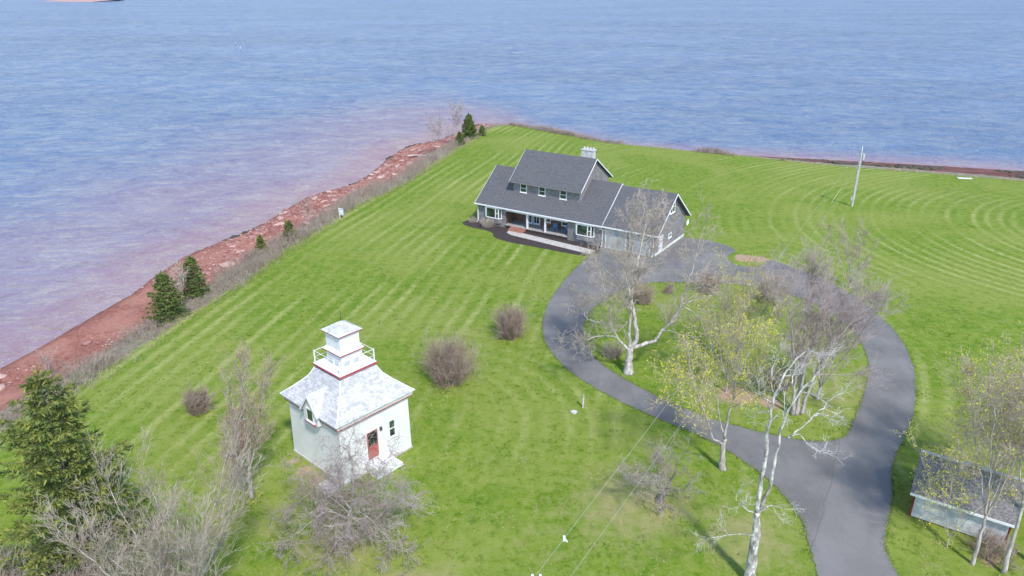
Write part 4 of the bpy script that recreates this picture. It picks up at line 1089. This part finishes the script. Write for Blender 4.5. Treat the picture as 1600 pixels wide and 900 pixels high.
CROOK = [
    ([(0.05, 0.0, -0.05), (0.2, 0.0, 0.59), (0.58, 0.0, 1.06)], 0.3, 0.22),
    ([(0.51, 0.0, 1.01), (0.35, -0.17, 1.8), (-0.02, -0.33, 2.66), (-0.34, -0.5, 3.42)], 0.13, 0.03),
    ([(0.58, 0.0, 1.06), (0.71, 0.2, 1.61), (1.0, 0.4, 2.37), (1.15, 0.6, 2.96)], 0.14, 0.03),
    ([(0.58, 0.0, 1.01), (1.17, -0.13, 1.03), (1.59, -0.27, 1.3), (1.71, -0.4, 1.93)], 0.1, 0.03),
    ([(0.33, 0.0, 0.76), (-0.14, 0.27, 1.22), (-0.64, 0.53, 1.19), (-1.68, 0.8, 0.82)], 0.1, 0.02),
    ([(-0.06, -0.5, 2.78), (-0.89, -1.0, 2.83), (-1.82, -1.5, 3.68)], 0.06, 0.02),
    ([(0.15, 0.0, 0.42), (0.46, -0.6, 0.23), (-0.08, -1.2, 0.38)], 0.07, 0.02),
]
APPLE = [
    ([(0.01, 0.0, -0.05), (0.05, 0.0, 0.9), (0.23, 0.0, 1.97)], 0.26, 0.2),
    ([(0.23, 0.0, 1.97), (0.41, 0.12, 2.75), (0.56, 0.25, 4.22), (0.46, 0.38, 5.32), (0.37, 0.5, 6.23)], 0.15, 0.03),
    ([(0.11, 0.0, 1.26), (-0.65, -0.12, 1.18), (-1.26, -0.25, 1.25), (-1.48, -0.38, 2.1), (-1.53, -0.5, 3.25)], 0.13, 0.03),
    ([(0.17, 0.0, 1.62), (0.99, -0.2, 1.75), (1.54, -0.4, 2.48), (1.34, -0.6, 3.5), (1.31, -0.8, 4.34)], 0.12, 0.03),
    ([(0.29, 0.0, 2.33), (-0.28, 0.3, 3.14), (-0.31, 0.6, 4.3), (-0.63, 0.9, 5.45)], 0.12, 0.03),
    ([(0.33, 0.0, 2.5), (1.4, 0.43, 3.04), (1.82, 0.87, 3.93), (2.09, 1.3, 4.65)], 0.12, 0.03),
    ([(0.18, 0.0, 1.79), (1.32, -0.53, 1.53), (2.66, -1.07, 3.19), (3.51, -1.6, 4.63)], 0.1, 0.02),
    ([(0.12, 0.0, 1.44), (-1.17, 0.53, 1.89), (-2.4, 1.07, 2.54), (-3.09, 1.6, 2.84)], 0.1, 0.02),
    ([(0.09, 0.0, 1.08), (0.83, -1.1, 1.13), (0.81, -2.2, 1.57)], 0.08, 0.02),
    # low skirt limbs
    ([(0.1, 0.0, 1.5), (-0.9, -0.6, 2.6), (-2.4, -1.5, 1.9), (-3.2, -1.7, 1.2)], 0.06, 0.02),
    ([(0.1, 0.0, 1.5), (1.0, -0.7, 2.7), (2.6, -1.8, 1.9), (3.2, -2.0, 1.1)], 0.06, 0.02),
    ([(0.1, 0.0, 1.4), (0.2, -1.5, 1.9), (-0.4, -2.6, 1.4)], 0.08, 0.02),
    ([(0.2, 0.0, 1.9), (2.0, 0.8, 2.8), (3.4, 1.0, 2.3)], 0.06, 0.02),
    ([(0.2, 0.0, 1.9), (-1.6, 0.9, 2.9), (-3.2, 0.6, 2.1)], 0.06, 0.02),
]
ELM = [
    ([(0.06, 0.0, -0.06), (-0.17, -0.08, 1.66), (-0.37, -0.16, 3.66), (-0.89, -0.24, 5.87), (-1.46, -0.32, 8.27), (-2.09, -0.4, 10.09)], 0.2, 0.03),
    ([(0.27, 0.0, -0.1), (0.35, 0.08, 1.84), (0.42, 0.16, 4.03), (0.72, 0.24, 6.16), (0.9, 0.32, 8.24), (0.96, 0.4, 10.26)], 0.19, 0.03),
    ([(0.73, 0.2, -0.1), (0.89, 0.08, 1.56), (1.14, -0.04, 3.59), (1.82, -0.16, 5.83), (2.87, -0.28, 7.74), (3.79, -0.4, 8.83)], 0.2, 0.03),
    ([(0.51, 0.2, -0.1), (0.37, 0.4, 2.51), (0.16, 0.6, 5.17), (0.21, 0.8, 7.75), (0.14, 1.0, 10.26), (0.3, 1.2, 11.2)], 0.16, 0.03),
    ([(1.16, 0.0, 3.57), (2.44, -0.6, 3.9), (3.79, -1.2, 4.29)], 0.07, 0.02),
]
REDMAPLE = [
    ([(-0.01, 0.0, -0.04), (-0.01, 0.0, 0.95), (0.01, 0.0, 2.09)], 0.2, 0.17),
    ([(0.01, 0.0, 2.09), (0.18, 0.08, 3.32), (0.17, 0.16, 5.08), (0.3, 0.24, 6.79), (0.38, 0.32, 8.62), (0.66, 0.4, 9.75)], 0.12, 0.02),
    ([(-0.01, 0.0, 1.52), (-0.28, -0.1, 2.9), (-0.36, -0.2, 3.7), (-0.09, -0.3, 4.85), (-0.22, -0.4, 6.32), (-0.17, -0.5, 8.43)], 0.1, 0.02),
    ([(0.04, 0.0, 2.09), (0.48, 0.15, 3.46), (0.82, 0.3, 5.17), (1.39, 0.45, 7.01), (1.92, 0.6, 8.63)], 0.1, 0.02),
    ([(-0.3, 0.0, 0.76), (-0.29, -0.3, 1.75), (-0.23, -0.6, 3.62), (-0.27, -0.9, 5.26)], 0.07, 0.02),
]
bare_tree('cottonwood_tree', (9.98, 55.83), COTTON, 'big pale bare tree with a wide right limb standing on the drive island', 11, 'bark_pale', 'twig_pale', 13, 2.5, .0095, (6, 4, 3), .07, .2, buds=('bud_tan', 1, .022, .05, .35))
bare_tree('birch_tree', (13.37, 31.92), BIRCH, 'white barked birch with broken bare limbs beside the drive junction', 12, 'bark_white', 'twig_white', 5, 1.3, .0065, (5, 4), .05, .25, start=.4, slim=.62)
bare_tree('maple_tree', (14.65, 42.25), MAPLE, 'forked tree with yellow spring buds on the lawn side of the drive', 13, 'bark_grey', 'twig_grey', 10, 2.2, .0085, (5, 4, 3), .05, .2, buds=('bud_yellow', 3, .034, .08, .6))
bare_tree('crooked_tree', (9.48, 38.72), CROOK, 'low crooked old tree with drooping twigs under the power lines', 14, 'bark_dark', 'twig_dark', 16, 1.7, .009, (6, 5, 3), .02, .28, droop=.12, start=.25)
bare_tree('apple_tree', (-9.85, 35.27), APPLE, 'twisted bare apple tree in front of the white lighthouse', 15, 'bark_grey', 'twig_dark', 18, 1.9, .009, (7, 4, 3), .01, .26, spread=(.5, 1.2), droop=.13, start=.2)
bare_tree('elm_tree', (21.83, 49.20), ELM, 'tall grey bare tree with several trunks and upright twigs on the island', 16, 'bark_grey', 'twig_mauve', 17, 2.6, .0085, (6, 4, 3), .12, .16, spread=(.3, .85), start=.35, skip=0, slim=.85)
bare_tree('elm_tree', (24.6, 51.5), auto_limbs(31, 9.5, (1.4, .6), .12, 6, .34, .18), 'slender grey bare tree leaning towards the drive behind the many trunked tree', 32, 'bark_grey', 'twig_mauve', 11, 2.4, .0085, (6, 4, 3), .11, .17, spread=(.3, .85))
bare_tree('red_maple_tree', (-16.90, 39.10), REDMAPLE, 'upright grey young tree with reddish buds beside the lighthouse', 17, 'bark_grey', 'twig_grey', 24, 1.5, .008, (7, 4, 3), .16, .16, spread=(.3, .8), start=.2, buds=('bud_red', 1, .032, .06, .6))
bare_tree('bare_tree', (-17.2, 29.0), auto_limbs(41, 8.4, (.5, -.3), .10, 9, .50, .2), 'wide spreading bare grey tree beside the large spruce', 42, 'bark_pale', 'twig_grey', 13, 2.4, .0085, (6, 4, 3), .10, .12, spread=(.3, .8), start=.15, slim=.45)
bare_tree('back_tree', (37.23, 75.0), auto_limbs(51, 6.6, (-.3, .3), .12, 7, .42, .12), 'small bare tree with reddish tips on the outer edge of the drive', 52, 'bark_grey', 'twig_grey', 9, 1.5, .009, (5, 4, 3), .10, .18, spread=(.3, .8), buds=('bud_red', 1, .04, .1, .2))
bare_tree('island_maple_tree', (19.3, 56.3), auto_limbs(61, 8.6, (.2, .6), .2, 6, .40, .16), 'bushy tree with yellow buds in the middle of the island', 62, 'bark_grey', 'twig_grey', 8, 1.9, .0080, (5, 4, 3), .07, .2, buds=('bud_yellow', 2, .034, .08, .55))
bare_tree('island_maple_tree', (17.6, 52.6), auto_limbs(63, 7.2, (-.3, .3), .15, 6, .45, .12), 'low yellow budding tree beside the brown leaf litter on the island', 64, 'bark_grey', 'twig_grey', 8, 1.6, .0085, (6, 4, 3), .07, .2, buds=('bud_yellow', 2, .034, .08, .5))
bare_tree('grey_tree', (18.26, 59.77), auto_limbs(71, 4.8, (.3, .2), .3, 6, .5, .2), 'short grey trunked bare tree standing behind the yellow budding trees', 72, 'bark_grey', 'twig_grey', 8, 1.2, .008, (5, 4, 3), .07, .22)
bare_tree('thicket_tree', (26.3, 66.0), auto_limbs(73, 6.0, (-.2, .2), .08, 9, .45, .1), 'low dense grey thicket tree on the house side of the island', 74, 'bark_grey', 'twig_mauve', 9, 1.4, .008, (6, 4, 3), .10, .2)
# trees around the shed
bare_tree('alder_tree', (26.6, 33.2), auto_limbs(81, 11.0, (.6, 1.0), .3, 5, .25, .15), 'tall slim budding tree rising in front of the shed wall', 82, 'bark_grey', 'twig_grey', 10, 2.0, .008, (6, 4, 3), .06, .2, buds=('bud_yellow', 1, .032, .1, .45), group='trees around the shed')
bare_tree('alder_tree', (28.0, 32.6), auto_limbs(83, 12.0, (.3, .8), .4, 5, .24, .17), 'tall slim grey tree beside the right end of the shed', 84, 'bark_grey', 'twig_grey', 10, 2.0, .008, (6, 4, 3), .06, .2, buds=('bud_yellow', 1, .03, .1, .4), group='trees around the shed')
bare_tree('alder_tree', (30.2, 33.0), auto_limbs(85, 12.5, (.9, .3), .45, 6, .26, .26), 'thick trunked grey tree standing off the red end of the shed', 86, 'bark_grey', 'twig_grey', 10, 2.0, .008, (6, 4, 3), .06, .2, buds=('bud_yellow', 1, .03, .1, .35), group='trees around the shed')
bare_tree('alder_tree', (31.3, 39.6), auto_limbs(87, 8.5, (-.3, .4), .15, 7, .42, .14), 'spreading yellow budding tree growing behind the shed', 88, 'bark_grey', 'twig_pale', 13, 2.1, .009, (6, 5, 3), .06, .2, buds=('bud_yellow', 2, .032, .1, .5), group='trees around the shed')

bare_tree('alder_tree', (25.9, 34.6), auto_limbs(89, 5.6, (.2, .9), .12, 5, .42, .05), 'low yellow budding tree spreading over the near corner of the shed roof', 90, 'bark_grey', 'twig_pale', 8, 1.7, .0075, (5, 4, 3), .05, .2, buds=('bud_yellow', 3, .034, .08, .6), group='trees around the shed')
# ---- bushes made of many stems
def bush(name, base, rx, h, label, seed, mat='twig_brown', stems=150, group='round bare bushes on the lawn', cat='bush', z=0.0, counts=(7, 3), tr=.008):
    t = empty(name, (base[0], base[1], z)); tag(t, label, cat, group)
    rg_ = random.Random(seed); g = Grower(seed, tr, .03, .16, counts, .40, (.3, .8), 0, .15); mains = []
    for i in range(stems):
        a = rg_.uniform(0, 6.283); u = math.sqrt(rg_.random()); b0 = rx * .5 * u
        p = (math.cos(a) * b0, math.sin(a) * b0, .01)
        lean = u * rg_.uniform(.6, 1.05) * (1 + .15 * math.sin(a * 3 + seed))
        hh = 1 + .14 * math.sin(a * 2 + seed) + .1 * math.sin(a * 5 + seed * 2) + rg_.gauss(0, .07)
        tip = (math.cos(a) * rx * lean, math.sin(a) * rx * lean, h * math.sqrt(max(.05, 1 - (lean * .88) ** 2)) * rg_.uniform(.78, 1.02) * hh)
        d = norm3((tip[0] - p[0], tip[1] - p[1], tip[2])); L = math.dist(p, tip)
        g.branch(p, d, L * .85, .016, 0)
    seg_mesh('twigs', g.segs, M[mat], t)
    return t
bush('bush', (-24.47, 49.6), 1.35, 2.2, 'small round brown bush alone on the lawn left of the lighthouse', 201, stems=130)
bush('bush', (-5.37, 54.6), 2.75, 4.0, 'largest round brown bush on the lawn behind the lighthouse', 202, stems=230)
bush('bush', (-0.18, 62.9), 1.75, 3.3, 'round brown bush between the largest bush and the drive', 203, stems=190)
bush('bush', (13.59, 70.9), 1.3, 2.4, 'tall brown bush on the island behind the big pale tree', 204, stems=110)
bush('bush', (16.94, 73.5), .8, 1.1, 'tiny round bush on the island grass near the garage drive', 205, stems=70)
bush('bush', (21.4, 73.8), 1.7, 2.3, 'broad brown bush at the island edge facing the garage', 206, stems=120)
bush('bush', (38.91, 71.84), 1.2, 1.0, 'low brown scrub at the outer bend of the drive', 207, stems=60)
bush('bush', (9.0, 58.8), 1.5, 1.5, 'low brown scrub beside the trunk of the big pale tree', 208, stems=80, mat='twig_grey')
p = H2W(2.3, -1.2); bush('bush', p, 1.3, 1.3, 'tan bare shrub below the bay window beside the porch', 209, stems=90, mat='twig_pale')
p = H2W(-.6, -.6); bush('bush', p, .8, .9, 'small tan shrub at the end corner of the house', 210, stems=50, mat='twig_pale')
bush('bush', (-27.4, 31.0), 2.6, 2.6, 'tan leafless thicket at the foot of the large spruce', 211, stems=160, mat='twig_pale')
bush('bush', (-23.4, 30.2), 2.2, 2.6, 'dark grey twiggy thicket between the spruce and the bare tree', 212, stems=130, mat='twig_grey')
bush('bush', (28.2, 33.9), 1.9, 1.3, 'brown brush heap in front of the shed', 213, stems=100)
bush('bush', (27.3, 71.5), 2.2, 3.0, 'grey twiggy bush at the island edge below the drive to the garage', 214, stems=130, mat='twig_grey')
bush('bush', (22.0, 53.6), 2.0, 1.6, 'low brown scrub around the foot of the many trunked tree', 215, stems=90)

# ---- conifers
def spruce(name, base, H, Rm, label, seed, mat, z=0.0, lev_gap=.30, dens=1.0, tw=.30, group='spruces along the shore', gap=.0, nl=.17, nw=.05, irregular=.2):
    t = empty(name, (base[0], base[1], z)); tag(t, label, 'spruce', group)
    rg_ = random.Random(seed); mb = MB()
    mb.tube([(0, 0, -.2), (0, 0, H * .5), (0, 0, H)], [H * .017 + .03, H * .010 + .02, .01], 7); mb.build('trunk', M['bark_dark'], t)
    tw_list, segs = [], []
    zz = H * .04
    while zz < H * .985:
        u = zz / H
        Lb = Rm * (1 - u) ** .85 * (1 if u > .12 else .75 + 2 * u) + .08
        nb = max(4, int((5 + 4 * (1 - u)) * dens))
        a0 = rg_.uniform(0, 6.28)
        for i in range(nb):
            if rg_.random() < gap: continue
            a = a0 + 6.283 * i / nb + rg_.gauss(0, .15); L = Lb * rg_.uniform(1 - 2 * irregular, 1 + irregular)
            ca, sa = math.cos(a), math.sin(a); slope = rg_.uniform(-.28, .02) + .5 * u ** 2
            n = max(2, int(L / .28)); prev = None
            for k in range(n + 1):
                f = k / n; p = (ca * L * f, sa * L * f, zz + L * f * slope + .22 * L * f * f)
                if prev: segs.append((*prev, *p, .03 * (1 - u) * (1 - f) + .008, .008))
                if f > .18:
                    w = tw * (1.15 - .5 * f) * (.6 + .4 * min(1, L / 1.2))
                    for s in (-1, 1):
                        dd = norm3((ca * .75 - sa * s * rg_.uniform(.5, 1.0), sa * .75 + ca * s * rg_.uniform(.5, 1.0), rg_.uniform(-.25, .12)))
                        tw_list.append((*p, *dd, w * rg_.uniform(.7, 1.3)))
                    if k == n: tw_list.append((*p, ca, sa, .2, w))
                prev = p
        zz += lev_gap * (1.15 - .45 * u) * rg_.uniform(.85, 1.15)
    for k in range(4): tw_list.append((0, 0, H * (.94 + .02 * k), rg_.gauss(0, .2), rg_.gauss(0, .2), 1, tw * .8))
    seg_mesh('branches', segs, M['bark_dark'], t)
    T = np.array(tw_list); rs_ = np.random.RandomState(seed); K = 11
    n = len(T); P = np.repeat(T[:, :3], K, 0); D = np.repeat(T[:, 3:6], K, 0); W = np.repeat(T[:, 6], K)
    f = rs_.rand(n * K); c = P + D * (W * f)[:, None]
    a = np.cross(D, rs_.normal(0, 1, (n * K, 3))); a /= np.linalg.norm(a, axis=1, keepdims=True) + 1e-9
    nd = D * .75 + a * .62; nd /= np.linalg.norm(nd, axis=1, keepdims=True); b = np.cross(nd, a); b /= np.linalg.norm(b, axis=1, keepdims=True) + 1e-9
    ln = (nl * rs_.uniform(.7, 1.3, n * K))[:, None]; wd = (nw * rs_.uniform(.7, 1.2, n * K))[:, None]
    V = np.stack([c - b * wd * .5, c + b * wd * .5, c + nd * ln + b * wd * .22, c + nd * ln - b * wd * .22], 1)
    np_mesh('needles', V, np.arange(n * K * 4).reshape(-1, 4), M[mat], t)
    return t
spruce('spruce_tree', (-24.7, 33.6), 12.2, 4.6, 'large olive green spruce at the lawn edge beside the bare tree', 301, 'needle', lev_gap=.42, dens=.95, tw=.62, gap=.16, nl=.26, nw=.085, irregular=.28)
def sz(x, y): return gz(x, y) - .05
spruce('spruce_tree', (-34.7, 67.8), 4.9, 2.1, 'larger of the paired bushy spruces in the shore brush', 302, 'needle_dark', sz(-34.7, 67.8), .26, 1, .38, nl=.2, nw=.06)
spruce('spruce_tree', (-34.6, 74.2), 4.4, 1.6, 'smaller of the paired spruces leaning out of the shore brush', 303, 'needle_dark', sz(-34.6, 74.2), .26, 1, .36, nl=.2, nw=.06)
spruce('spruce_tree', (-29.3, 92.3), 2.6, .95, 'young spruce in the brush between the white sign and the paired spruces', 304, 'needle', sz(-29.3, 92.3), .22, 1, .26)
spruce('spruce_tree', (-31.6, 87.7), 2.2, .65, 'slender young spruce in the brush above the pale boulder', 305, 'needle', sz(-31.6, 87.7), .2, 1, .22)
spruce('spruce_tree', (-9.36, 161.08), 5.2, 1.9, 'tall dark conical spruce on the point behind the house', 306, 'needle_dark', sz(-9.36, 161.08), .3, 1, .45, nl=.26, nw=.1)
spruce('spruce_tree', (-10.9, 153.5), 2.6, 1.0, 'low spruce in front of the tall conical spruce on the point', 307, 'needle_dark', sz(-10.9, 153.5), .24, 1, .3, nl=.2, nw=.08)
spruce('spruce_tree', (-6.6, 163.5), 2.1, .75, 'small lone spruce at the lawn corner of the point', 308, 'needle_dark', sz(-6.6, 163.5), .22, 1, .28, nl=.2, nw=.08)
# bare trees in the shore brush
def shore_tree(base, H, label, seed, n=6, mat='twig_mauve', spread=.4, r=.09):
    t = bare_tree('shore_tree', base, auto_limbs(seed, H, (0, 0), .18, n, spread, r), label, seed + 1, 'bark_grey', mat, 8, H * .22, .014, (5, 4, 3), .05, .2, group='bare trees in the shore brush')
    t.location.z = gz(*base) - .05
shore_tree((-15.1, 149.6), 6.8, 'bare greyish tree at the end of the rocky beach', 401, 6)
shore_tree((-11.9, 161.0), 7.4, 'thin bare tree beside the tall conical spruce', 403, 5, spread=.3)
shore_tree((-12.8, 155.0), 4.0, 'low bare tree between the point spruces and the beach', 405, 6)
shore_tree((-28.9, 100.0), 3.6, 'small bare tree on the bank beside the white sign', 407, 7, 'twig_brown')
shore_tree((-34.8, 71.0), 4.6, 'pale stemmed bare tree between the paired spruces', 409, 7, 'twig_pale', .32)
shore_tree((-41.6, 58.3), 2.6, 'scrubby bare tree on the bank near the large spruce', 411, 7, 'twig_grey')

# ---- brush along the shore: one mass nobody could count
def brush(name, n, s0, s1, hmin, hmax, mat, seed, label, xr, yr, nz=None, stems=3, r=.011, kind_cat='brush', sidetw=2):
    rs_ = np.random.RandomState(seed); pts = np.zeros((0, 2))
    while len(pts) < n:
        X = rs_.uniform(*xr, n * 5); Y = rs_.uniform(*yr, n * 5)
        inl, inw, d1, d2 = shore_fields(X, Y); s = np.where(inl, -d1 / 12.0, d1 / (d1 + d2 + 1e-6))
        lim = s1 + .22 * vnoise(X, Y, .13, 17)
        ok = (s > s0) & (s < lim) & (inw)
        if nz is not None: ok &= vnoise(X, Y, nz[0], nz[1]) > nz[2]
        pts = np.concatenate([pts, np.stack([X, Y], 1)[ok]])
    pts = pts[:n]; z = height(pts[:, 0], pts[:, 1])[0]
    hm = np.clip(.55 + 1.6 * (vnoise(pts[:, 0], pts[:, 1], .22, 23) + .25), .35, 1.35)
    rg_ = random.Random(seed); segs = []
    for (x, y), zz, hk in zip(pts, z, hm):
        for _ in range(stems):
            h = rg_.uniform(hmin, hmax) * hk
            d = norm3((rg_.gauss(0, .38), rg_.gauss(0, .38), 1)); p = (x + rg_.gauss(0, .15), y + rg_.gauss(0, .15), zz - .03)
            q = (p[0] + d[0] * h * .55, p[1] + d[1] * h * .55, p[2] + d[2] * h * .55)
            d2_ = norm3((d[0] + rg_.gauss(0, .3), d[1] + rg_.gauss(0, .3), d[2])); e = (q[0] + d2_[0] * h * .45, q[1] + d2_[1] * h * .45, q[2] + d2_[2] * h * .45)
            segs.append((*p, *q, r * 1.2, r)); segs.append((*q, *e, r, r * .6))
            for _ in range(sidetw):
                d3 = norm3((d[0] + rg_.gauss(0, .6), d[1] + rg_.gauss(0, .6), d[2] + rg_.gauss(0, .25))); l = h * .4
                segs.append((*q, q[0] + d3[0] * l, q[1] + d3[1] * l, q[2] + d3[2] * l, r * .75, r * .5))
    o = seg_mesh(name, segs, M[mat]); tag(o, label, kind_cat, kind='stuff'); return o
brush('shore_brush', 2200, -.02, .36, .5, 1.5, 'brush_brown', 501, 'mauve grey leafless brush covering the bank above the beach', (-58, 4), (30, 190), (.3, 61, -.17))
brush('shore_scrub', 1300, -.05, .30, .4, 1.1, 'twig_pale', 502, 'pale dry scrub mixed along the lawn edge of the bank', (-58, 4), (30, 190), (.2, 41, -.05))
brush('shore_thicket', 1400, .0, .42, .6, 1.5, 'twig_brown', 503, 'brown thicket patches on the bank above the rocks', (-58, 4), (30, 190), (.16, 43, -.05))
brush('point_brush', 900, -.06, .16, .5, 1.4, 'brush_brown', 504, 'brown leafless brush fringing the far lawn edge', (-2, 52), (120, 190), (.12, 47, -.22), 3, .016)
brush('far_dry_grass', 1000, -.05, .08, .25, .6, 'drygrass', 505, 'pale dry grass fringing the far lawn edge', (0, 120), (100, 190), None, 3, .016, 'grass', 0)
brush('bank_dry_grass', 1500, -.08, .12, .2, .55, 'drygrass', 506, 'tan dry grass fringing the lawn edge above the beach', (-58, 0), (30, 180), None, 3, .012, 'grass', 0)
# daffodil leaves round the reddish tree
rs_ = np.random.RandomState(9); tp = []
for _ in range(150):
    a = rs_.uniform(0, 6.28); r_ = .25 + .45 * abs(rs_.normal(0, .6)); tp.append((-16.9 + math.cos(a) * r_, 39.0 + math.sin(a) * r_ * .8, 0.0))
sg_ = []
for p in tp:
    for _ in range(4): sg_.append((*p, p[0] + rs_.normal(0, .1), p[1] + rs_.normal(0, .1), rs_.uniform(.18, .34), .018, .008))
o = seg_mesh('daffodils', sg_, M['daffodil']); tag(o, 'bright yellow green daffodil clump around the reddish budded tree', 'flowers', kind='stuff')

# grass: blades creeping over the drive edges and loose tufts through the near lawn
def tufts(name, P, hmin, hmax, mat, seed, label, blades=3, w=.02, lean=.5):
    rs_ = np.random.RandomState(seed); P = np.repeat(np.asarray(P), blades, 0); n = len(P)
    b = np.concatenate([P + rs_.normal(0, .035, (n, 2)), np.zeros((n, 1))], 1)
    h = rs_.uniform(hmin, hmax, (n, 1)); a = rs_.uniform(0, 6.283, n)
    side = np.stack([np.cos(a), np.sin(a), np.zeros(n)], 1) * w
    tip = b + np.stack([rs_.normal(0, lean, n), rs_.normal(0, lean, n), np.ones(n)], 1) * h
    V = np.stack([b - side, b + side, tip + side * .3, tip - side * .3], 1)
    o = np_mesh(name, V, np.arange(n * 4).reshape(-1, 4), M[mat]); tag(o, label, 'grass', kind='stuff'); return o
rs_ = np.random.RandomState(14)
edge = []
for loop, sgn in ((catmull(OUT, 40), 1), (catmull(OUT2[8:], 40), 1), (catmull(ISLAND, 40, True), 1)):
    for q in loop:
        for _ in range(2): edge.append((q[0] + rs_.normal(0, .11), q[1] + rs_.normal(0, .11)))
tufts('drive_edge_grass', edge, .04, .11, 'grass_tuft', 21, 'green grass creeping over the edges of the drive', 3, .018, .7)
X = rs_.uniform(-36, 46, 60000); Y = 22 + 60 * rs_.rand(60000) ** 1.5
d_ = [tuple(p) for p in catmull(OUT, 6)] + [tuple(p) for p in catmull(OUT2, 6)]
ok = in_poly(X, Y, lawn_s) & ~(in_poly(X, Y, d_) & ~in_poly(X, Y, ISLAND))
lx, ly = -11.44, 44.62
c_, s_ = math.cos(LA), math.sin(LA); u_ = (X - lx) * c_ + (Y - ly) * s_; v_ = -(X - lx) * s_ + (Y - ly) * c_
ok &= ~((np.abs(u_ - .4) < 3.9) & (np.abs(v_) < 3.2))
PX = np.stack([X, Y], 1)
nz = vnoise(X, Y, .5, 91) + .6 * vnoise(X, Y, 1.3, 92)
tufts('lawn_tufts', PX[ok & (nz > .18)][:9000], .05, .11, 'grass_deep', 22, 'darker green grass tufts scattered through the lawn', 3, .022, .8)
tufts('dry_lawn_tufts', PX[ok & (nz < -.2)][:9000], .04, .09, 'grass_dry', 23, 'dry yellowish grass tufts scattered through the lawn', 3, .022, 1.0)
